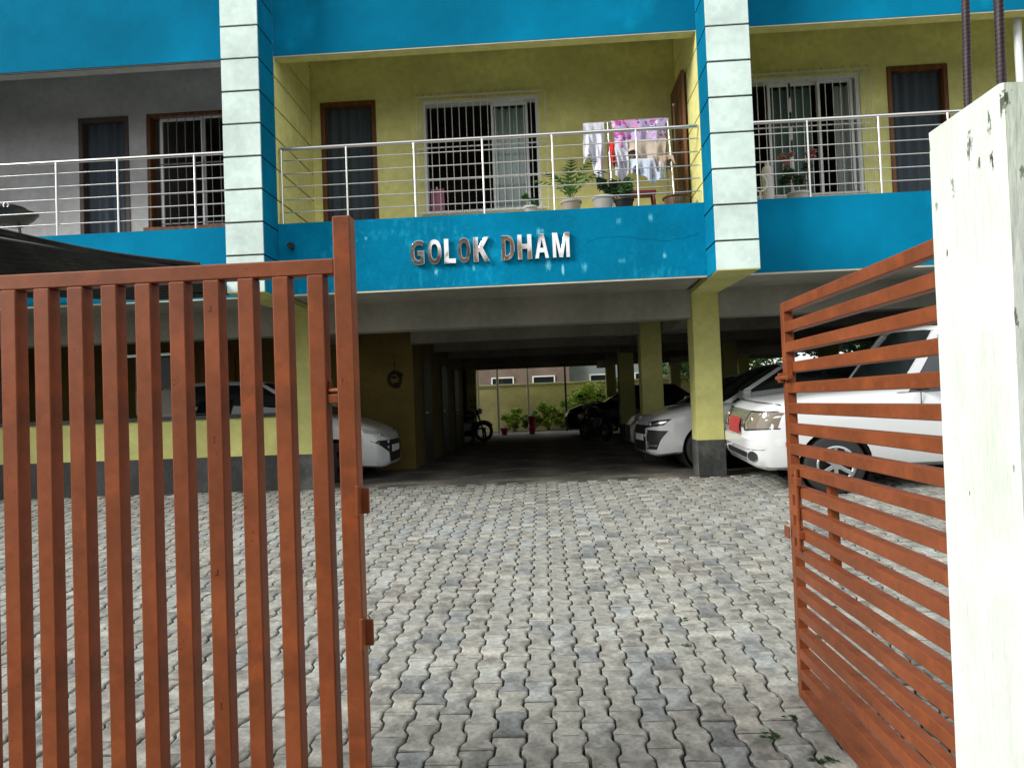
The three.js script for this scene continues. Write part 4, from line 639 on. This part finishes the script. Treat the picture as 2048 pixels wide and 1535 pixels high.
// beyond the garage: yard wall, shrubs, a neighbouring house, a pale frame and a thin pole
{
  const w = thing('yard_wall', 'yellow yard wall seen through the rear of the garage', 'wall'); mesh('wall', bx(-14, 16, -0.02, 1.85, -19.2, -19.0), plaster(C(0.80, 0.74, 0.42)), w); mesh('coping', rbx(-14, 16, 1.85, 1.93, -19.25, -18.95, 0.01), M.cream, w);
  for (const [x, m, rx, ry, n] of [[1.9, 3, 0.8, 1.0, 1900], [0.9, 3, 0.7, 0.74, 1400], [0.1, 3, 0.6, 0.66, 1200], [-0.6, 1, 0.45, 0.45, 800], [2.9, 1, 0.8, 1.0, 1400], [-1.3, 3, 0.5, 0.5, 1000], [1.4, 3, 0.8, 0.85, 1700]])
    shrub(['bright green shrub as tall as the yard wall', 'mid green shrub by the pole', 'lime green shrub before the yard wall left of the pole', 'small green shrub beyond the stacked buckets', 'leafy green shrub behind the far black car', 'yellow green shrub beyond the single pink bucket', 'broad lime shrub just right of the pole'][[1.9, 0.9, 0.1, -0.6, 2.9, -1.3, 1.4].indexOf(x)], [x, -0.02, -18.3], rx, ry, 300 + x * 10 | 0, LEAF[m], n, 0.14);
  const p = thing('thin_pole', 'thin dark pole behind the garage', 'pole', [0.78, -0.02, -17.0]); mesh('shaft', rod([0, 0, 0], [0, 3.4, 0], 0.04, 0.04, 10), M.black, p); mesh('cap', new THREE.SphereGeometry(0.05, 10, 8).translate(0, 3.42, 0), M.black, p);
  const f = thing('pale_frame', 'pale pipe frame standing behind the garage', 'frame', [-2.55, -0.02, -16.6]); mesh('upright', rod([0, 0, 0], [0, 2.9, 0], 0.035), M.cream, f); mesh('upright', rod([0.74, 0, 0], [0.74, 2.9, 0], 0.05), M.cream, f); mesh('upright', rod([1.9, 0, 0], [1.9, 2.9, 0], 0.04), M.cream, f); mesh('crossbar', rod([0.74, 2.88, 0], [1.9, 2.88, 0], 0.025), M.cream, f); mesh('crossbar', rod([0, 1.72, 0], [0.74, 1.74, 0], 0.025), M.cream, f); mesh('crossbar', rod([0, 2.88, 0], [0.74, 2.88, 0], 0.025), M.cream, f);
  const n = thing('neighbour_house', 'grey and brown neighbouring house behind the yard wall', 'building', [0, 0, -24]);
  mesh('wall', bx(-9, 1.2, -0.3, 6, -5, 0), plaster(C(0.22, 0.16, 0.13)), n); mesh('wall', bx(1.202, 8, -0.3, 5, -5, -0.6), plaster(C(0.30, 0.34, 0.36)), n);
  for (const [x, z] of [[-2.6, 0], [-0.6, 0], [2.2, -0.6], [4.4, -0.6]]) { const q = mesh('window', merge([rbx(x, x + 0.06, 1.0, 2.4, z, z + 0.05), rbx(x + 1.04, x + 1.1, 1.0, 2.4, z, z + 0.05), rbx(x + 0.06, x + 1.04, 2.34, 2.4, z, z + 0.05), rbx(x + 0.06, x + 1.04, 1.0, 1.06, z, z + 0.05)]), M.alu, n); mesh('pane', bx(x + 0.06, x + 1.04, 1.06, 2.34, z + 0.005, z + 0.02), M.carGlass, q); }
  mesh('roof', bx(-9.3, 8.3, 6.0, 6.2, -5.3, 0.4), M.concrete, n);
  tree('yard_tree', 'leafy tree right of the garage, close behind the parked cars', [11.5, 0, -9], 5.5, 2.4, 61, LEAF[1], 5200, 0.2, 'trees beyond the garage');
  tree('yard_tree', 'dark leafy tree beyond the right end of the garage', [14, 0, -15], 6, 2.8, 62, LEAF[0], 5200, 0.2, 'trees beyond the garage');
  tree('yard_tree', 'light green tree behind the yard wall', [6, 0, -21.5], 5.5, 2.6, 63, LEAF[1], 5200, 0.2, 'trees beyond the garage');
  tree('yard_tree', 'bushy tree hard against the right garage wall', [10.4, 0, -12.5], 4.2, 2.2, 64, LEAF[0], 6000, 0.18, 'trees beyond the garage');
  tree('yard_tree', 'low spreading tree by the right rear garage corner', [7.2, 0, -18.2], 4.0, 2.3, 65, LEAF[1], 6000, 0.18, 'trees beyond the garage');
  tree('yard_tree', 'round crowned tree in the right side yard near the paved drive', [12.5, 0, -3.5], 4.6, 2.3, 66, LEAF[0], 6000, 0.18, 'trees beyond the garage');
  const sw = thing('side_wall', 'pale wall along the right side of the yard', 'wall'); mesh('wall', bx(18, 18.2, -0.3, 2.0, -19, 8), M.cream, sw); mesh('coping', rbx(17.95, 18.25, 2.0, 2.07, -19, 8, 0.01), M.plinth, sw);
}
{ // weeds in the joints
  const spots = [[1.10, 6.55, 0.05], [0.975, 6.70, 0.05], [0.86, 5.27, 0.035], [0.80, 5.67, 0.035], [1.12, 6.89, 0.06], [1.62, 5.6, 0.05], [1.9, 5.1, 0.05], [2.2, 4.3, 0.06], [-1.7, 5.6, 0.05], [-1.85, 4.9, 0.04]];
  spots.forEach(([x, z, s], i) => {
    const t = thing('weed_tuft', x > 1.5 ? 'small green weed in the pavers behind the slatted gate' : x > 0.9 ? 'green weed tuft in the paver joints at the foot of the slatted gate' : x > 0 ? 'faint mossy weed in the middle of the paved drive' : 'small weed in the pavers behind the barred gate', 'weed', [x, gy(z), z], 0, ['weeds by the slatted gate foot', 'weeds behind the slatted gate', 'mossy weeds on the drive', 'weeds behind the barred gate'][x > 1.5 ? 1 : x > 0.9 ? 0 : x > 0 ? 2 : 3]);
    mesh('leaves', leafBall(0, s * 0.12, 0, s * 1.1, s * 0.36, s * 0.7, 110, s * 0.5, 700 + i, 6), LEAF[i % 2 ? 0 : 2], t);
  });
}

// ------------------------------------------------------------------ balcony things
function potGeo(r0, r1, h) { return new THREE.LatheGeometry([[0, 0], [r0, 0], [r1, h], [r1 + 0.012, h], [r1 + 0.012, h + 0.03], [r1 - 0.012, h + 0.03], [r1 - 0.02, h - 0.01], [0, h - 0.015]].map((q) => new THREE.Vector2(...q)), 22); }
{
  const y = 3.54;
  const a = thing('potted_palm', 'potted palm with arching fronds behind the railing', 'plant', [0.44, y, 0.78]);
  mesh('pot', potGeo(0.09, 0.13, 0.2), std(C(0.35, 0.30, 0.24)), a); const r = rng(8);
  for (let k = 0; k < 11; k++) {
    const an = k / 11 * 6.283 + r() * 0.5, len = 0.34 + r() * 0.22, up = 0.42 + r() * 0.30, pts = [], tris = [];
    for (let i = 0; i <= 10; i++) { const u = i / 10; pts.push(new THREE.Vector3(Math.cos(an) * len * Math.pow(u, 1.3), 0.2 + up * (1.55 * u - 0.75 * u * u), Math.sin(an) * len * Math.pow(u, 1.3))); }
    for (let i = 2; i < 10; i++) for (const s of [-1, 1]) { const p = pts[i], d = pts[i + 1].clone().sub(p).normalize(), side = new THREE.Vector3(-Math.sin(an), 0, Math.cos(an)).multiplyScalar(s), tip = p.clone().addScaledVector(side, 0.12 * (1 - Math.abs(i - 5) / 9)).addScaledVector(d, 0.10).add(new THREE.Vector3(0, -0.035, 0)), w = d.clone().multiplyScalar(0.022); tris.push(p.clone().sub(w), p.clone().add(w), tip); }
    const g = new THREE.BufferGeometry().setFromPoints(tris); g.computeVertexNormals(); metreUV(g);
    mesh('frond', merge([g, new THREE.TubeGeometry(new THREE.CatmullRomCurve3(pts), 12, 0.005, 5)]), LEAF[k % 2], a);
  }
  const b = thing('potted_shrub', 'leafy plant in a white pot behind the railing', 'plant', [0.86, y, 0.82]); mesh('pot', potGeo(0.10, 0.14, 0.22), M.pot, b); mesh('foliage', leafBall(0, 0.36, 0, 0.2, 0.16, 0.18, 320, 0.09, 41), LEAF[2], b);
  const c = thing('potted_shrub', 'dense green plant in a dark pot under the drying laundry', 'plant', [1.12, y, 0.90]); mesh('pot', potGeo(0.09, 0.12, 0.16), M.black, c); mesh('foliage', leafBall(0, 0.36, 0, 0.17, 0.26, 0.16, 420, 0.10, 42), LEAF[0], c);
  const d = thing('potted_shrub', 'small bushy plant before the sliding window', 'plant', [-0.10, y, 0.92]); mesh('pot', potGeo(0.06, 0.08, 0.12), M.pot, d); mesh('foliage', leafBall(0, 0.22, 0, 0.13, 0.13, 0.12, 260, 0.06, 43), LEAF[1], d);
  const e = thing('flowering_plant', 'pot plant with salmon pink flowers on the right balcony', 'plant', [3.45, y, 0.62]); mesh('pot', potGeo(0.10, 0.13, 0.2), M.pot, e); mesh('foliage', leafBall(0, 0.46, 0, 0.24, 0.24, 0.18, 340, 0.09, 44), LEAF[2], e);
  mesh('stem', merge([rod([-0.02, 0.2, 0], [-0.13, 0.62, 0.03], 0.008), rod([0.03, 0.2, 0], [0.16, 0.66, 0.03], 0.008)]), M.wood, e);
  mesh('blossom', leafBall(-0.14, 0.66, 0.05, 0.12, 0.10, 0.08, 130, 0.06, 45, 1.2), std(C(0.42, 0.20, 0.17), { side: THREE.DoubleSide }), e); mesh('blossom', leafBall(0.16, 0.70, 0.05, 0.12, 0.10, 0.08, 130, 0.06, 46, 1.2), std(C(0.44, 0.19, 0.18), { side: THREE.DoubleSide }), e);
  const f = thing('water_drum', 'pale narrow drum on the right balcony beside the ribbed pillar', 'drum', [3.07, y, 0.6]); mesh('drum', new THREE.LatheGeometry([[0, 0], [0.07, 0], [0.075, 0.56], [0.06, 0.6], [0.03, 0.62], [0.03, 0.65], [0, 0.65]].map((q) => new THREE.Vector2(...q)), 20), std(C(0.62, 0.58, 0.54), { roughness: 0.5 }), f); mesh('cap', new THREE.CylinderGeometry(0.035, 0.035, 0.03, 14).translate(0, 0.665, 0), M.steel, f);
  const g = thing('wire_ring', 'pale wire ring standing on the right balcony', 'ring', [2.92, y + 0.36, 0.72], 0.3); mesh('ring', new THREE.TorusGeometry(0.11, 0.012, 8, 28).translate(0, 0.0, 0), M.grilleWhite, g); mesh('foot', merge([rod([0, -0.36, 0], [0, -0.11, 0], 0.01), new THREE.CylinderGeometry(0.09, 0.09, 0.012, 16).translate(0, -0.354, 0)]), M.grilleWhite, g);
  const h = thing('metal_tub', 'dark shallow tub on legs on the grey balcony', 'tub', [-7.35, y, 0.62]); mesh('bowl', new THREE.LatheGeometry([[0, 0.34], [0.14, 0.34], [0.26, 0.44], [0.32, 0.52], [0.30, 0.52], [0.22, 0.44], [0, 0.37]].map((q) => new THREE.Vector2(...q)), 26), std(C(0.06, 0.06, 0.065), { metalness: 0.5, roughness: 0.4 }), h); mesh('lid', new THREE.LatheGeometry([[0, 0.64], [0.05, 0.635], [0.16, 0.60], [0.25, 0.53], [0.24, 0.525], [0, 0.60]].map((q) => new THREE.Vector2(...q)), 26), M.black, h);
  for (let k = 0; k < 3; k++) { const an = k * 2.09 + 0.4; mesh('leg', rod([Math.cos(an) * 0.24, 0, Math.sin(an) * 0.24], [Math.cos(an) * 0.15, 0.36, Math.sin(an) * 0.15], 0.014), M.black, h); }
  for (const [x, s] of [[0.12, 1], [-0.12, 1]]) mesh('handle', new THREE.TorusGeometry(0.035, 0.01, 6, 14).translate(x, 0.55, 0.26 * s), M.steel, h);
}
{ // drying rack with laundry
  const y = 3.54, t = thing('drying_rack', 'folding metal drying rack holding the laundry', 'drying rack', [1.38, y, 0.62]);
  mesh('frame', merge([rod([-0.40, 0, 0.28], [-0.40, 1.32, 0.0], 0.012), rod([-0.40, 0, -0.28], [-0.40, 1.32, 0.0], 0.012), rod([0.40, 0, 0.28], [0.40, 1.32, 0.0], 0.012), rod([0.40, 0, -0.28], [0.40, 1.32, 0.0], 0.012), rod([-0.40, 0.35, 0.2], [0.40, 0.35, 0.2], 0.009)]), M.steel, t);
  for (const [yy, z] of [[1.32, 0], [1.02, 0.07], [0.74, 0.13]]) mesh('rail', rod([-0.74 + (yy < 1.2 ? 0.34 : 0), yy, z], [0.42, yy, z], 0.009), M.steel, t);
  const cv = document.createElement('canvas'); cv.width = cv.height = 256; const g = cv.getContext('2d'), r = rng(21); g.fillStyle = '#b9abd6'; g.fillRect(0, 0, 256, 256);
  const gr = ['#c9509a', '#e79ac8', '#7f6aa8', '#f4eef8', '#9c8fd0', '#5b4f7c']; for (let k = 0; k < 230; k++) { g.fillStyle = gr[(r() * 6) | 0]; const x = r() * 256, w = x < 120 ? 1.3 : 0.8; if (x < 120 && r() < 0.6) g.fillStyle = gr[(r() * 2) | 0]; g.beginPath(); g.ellipse(x, r() * 256, (3 + r() * 9) * w, (2 + r() * 6) * w, r() * 3, 0, 7); g.fill(); }
  const ft = new THREE.CanvasTexture(cv); ft.colorSpace = THREE.SRGBColorSpace; ft.wrapS = ft.wrapT = THREE.RepeatWrapping;
  const cloth = (color, o = {}) => std(color, { roughness: 0.95, bumpMap: fabricBump, bumpScale: 0.0015, side: THREE.DoubleSide, ...o });
  function drape(name, label, x0, x1, yTop, z, front, back, m, seed, ragged = 0.03, waves = 3) {
    const q = rng(seed), nu = 26, nv = 22, pos = [], idx = [], uv = [], ph = q() * 6, tot = front + back + 0.03;
    for (let j = 0; j <= nv; j++) for (let i = 0; i <= nu; i++) {
      const u = i / nu, s = j / nv * tot, x = x0 + (x1 - x0) * u; let py, pz; const hem = ragged * Math.sin(u * 5 + ph);
      if (s < front) { const d = (front - s) / front; py = -(front - s) * (1 + hem * d); pz = 0.02 + 0.05 * d * Math.sin(u * waves * 6.283 + ph + 1.2 * d) + 0.02 * Math.sin(u * waves * 15 + ph * 2) * d + 0.03 * d; } else if (s < front + 0.03) { const k = (s - front) / 0.03; py = 0.012 * Math.sin(k * Math.PI); pz = 0.02 - 0.04 * k; } else { const d = (s - front - 0.03) / back; py = -(s - front - 0.03); pz = -0.02 - 0.03 * d * Math.sin(u * waves * 5 + ph) - 0.02 * d; }
      const dn = Math.min(1, Math.abs(py) / 0.3), xm = (x0 + x1) / 2, pinch = 1 - 0.16 * dn * (0.5 + 0.5 * Math.sin(ph * 3)); pos.push(xm + (x - xm) * pinch + (0.02 * Math.sin(s * 7 + ph) + 0.09 * (ragged - 0.03) * Math.sin(ph)) * Math.abs(py), yTop + 0.011 + py - 0.10 * ragged * dn * Math.cos(u * 9 + ph * 2), z + pz + 0.018 * dn * Math.sin(u * 17 + s * 21 + ph)); uv.push(u, s / tot);
    }
    for (let j = 0; j < nv; j++) for (let i = 0; i < nu; i++) { const a = j * (nu + 1) + i, b = a + 1, c = a + nu + 1; idx.push(a, b, c, b, c + 1, c); }
    const ge = new THREE.BufferGeometry(); ge.setAttribute('position', new THREE.Float32BufferAttribute(pos, 3)); ge.setAttribute('uv', new THREE.Float32BufferAttribute(uv, 2)); ge.setIndex(idx); ge.computeVertexNormals();
    const o = new THREE.Mesh(ge, m); o.name = numbered(name); o.castShadow = o.receiveShadow = true; scene.add(o); tag(o, label, 'laundry', 'laundry on the drying rack');
  }
  const X = 1.38, Z = 0.62;
  drape('towel', 'plain white towel at the free end of the drying rack', X - 0.73, X - 0.45, y + 1.32, Z, 0.66, 0.5, cloth(C(0.66, 0.66, 0.74)), 1, 0.25, 2);
  drape('patterned_cloth', 'lilac and pink patterned cloth over the rack top', X - 0.36, X + 0.40, y + 1.32, Z, 0.40, 0.4, cloth(C(0.95, 0.95, 0.95), { map: ft }), 2, 0.02, 3);
  drape('trousers', 'beige crumpled cloth below the patterned cloth', X - 0.18, X + 0.36, y + 1.02, Z + 0.07, 0.36, 0.3, cloth(C(0.50, 0.41, 0.34)), 3, 0.5, 2);
  drape('shirt', 'pale grey shirt hanging low on the rack', X - 0.34, X - 0.16, y + 1.02, Z + 0.075, 0.50, 0.3, cloth(C(0.58, 0.58, 0.66)), 4, 0.1, 1);
  drape('cloth', 'light blue and white cloth on the low rack bar', X - 0.14, X + 0.34, y + 0.74, Z + 0.13, 0.24, 0.2, cloth(C(0.55, 0.62, 0.74)), 5, 0.45, 3);
  drape('cloth', 'brown crumpled cloth on the low rack bar next to the blue one', X + 0.16, X + 0.42, y + 0.76, Z + 0.15, 0.16, 0.2, cloth(C(0.40, 0.30, 0.24)), 9, 0.6, 2);
  drape('red_cloth', 'bright red cloth strip beside the white towel', X - 0.41, X - 0.33, y + 1.02, Z + 0.072, 0.34, 0.3, cloth(C(0.60, 0.02, 0.02)), 6, 0.05, 1);
  const s = thing('red_stool', 'dark red stool under the drying rack', 'stool', [X + 0.02, y, Z - 0.02]); mesh('seat', rbx(-0.18, 0.18, 0.30, 0.36, -0.1, 0.1, 0.02), M.darkRed, s); for (const a of [-1, 1]) for (const b of [-1, 1]) mesh('leg', rod([a * 0.17, 0, b * 0.09], [a * 0.14, 0.31, b * 0.07], 0.018), M.darkRed, s);
  const p = thing('wooden_pole', 'pale wooden pole leaning by the brown balcony door', 'pole', [0, 0, 0]); mesh('pole', rod([1.90, y, 0.50], [1.93, y + 1.62, 0.32], 0.016, 0.014), std(C(0.55, 0.42, 0.28), { map: woodMap }), p); mesh('tip', new THREE.SphereGeometry(0.024, 10, 8).translate(1.93, y + 1.63, 0.32), M.pot, p);
  const k = thing('wicker_basket', 'low wicker tray by the end of the railing', 'basket', [1.80, y, 0.9]); mesh('tray', new THREE.LatheGeometry([[0, 0.02], [0.12, 0.0], [0.17, 0.16], [0.18, 0.17], [0.165, 0.17], [0.11, 0.03], [0, 0.035]].map((q) => new THREE.Vector2(...q)), 22), std(C(0.40, 0.27, 0.16), { map: woodMap }), k); mesh('rim', new THREE.TorusGeometry(0.175, 0.012, 6, 24).rotateX(Math.PI / 2).translate(0, 0.17, 0), M.wood, k);
  const o = thing('pink_towel', 'pink towel hung inside the grille of the middle window', 'laundry', [0, 0, 0]); mesh('cloth', curtainGeo(-1.60, -1.40, 3.95, 4.40, -0.40, 2, 0.012, 12), cloth(C(0.50, 0.20, 0.28)), o); mesh('clip', rbx(-1.52, -1.50, 4.38, 4.43, -0.42, -0.38, 0.004), M.alu, o);
}

// ------------------------------------------------------------------ house across the road, mirrored by the metal letters and car paint; added shade tree
{
  const n = thing('opposite_house', 'orange brown house across the road', 'building', [0, -0.62, 21]);
  mesh('wall', bx(-8.4, -3.2, 0, 10.5, 0, 8), plaster(C(0.34, 0.17, 0.08)), n); mesh('wall', bx(-3.198, 2.2, 0, 7.4, 0.3, 8), plaster(C(0.70, 0.42, 0.22)), n); mesh('wall', bx(2.202, 9, 0, 3.4, 0.6, 8), plaster(C(0.60, 0.56, 0.46)), n); mesh('roof', bx(-8.8, -2.8, 10.5, 10.7, -0.4, 8.4), M.concrete, n);
  for (const x of [-7.7, -5.2]) for (const y of [1.0, 4.1, 7.2]) { const w = mesh('window', merge([rbx(x, x + 0.07, y, y + 1.5, -0.05, 0), rbx(x + 1.33, x + 1.4, y, y + 1.5, -0.05, 0), rbx(x + 0.07, x + 1.33, y + 1.43, y + 1.5, -0.05, 0), rbx(x + 0.07, x + 1.33, y, y + 0.07, -0.05, 0)]), M.alu, n); mesh('pane', bx(x + 0.07, x + 1.33, y + 0.07, y + 1.43, -0.025, -0.005), M.carGlass, w); }
  for (const y of [3.2, 6.3, 9.4]) mesh('ledge', bx(-8.4, -3.2, y, y + 0.25, -0.5, -0.002), M.mint, n);
  tree('added_shade_tree', 'added broad leafy tree outside the compound wall, shading the gate post', [3.7, -0.6, 11.4], 6.0, 2.7, 71, LEAF[0], 9000, 0.26);  // tree added out of view to hold sky light off the post front
}
renderer.render(scene, camera);
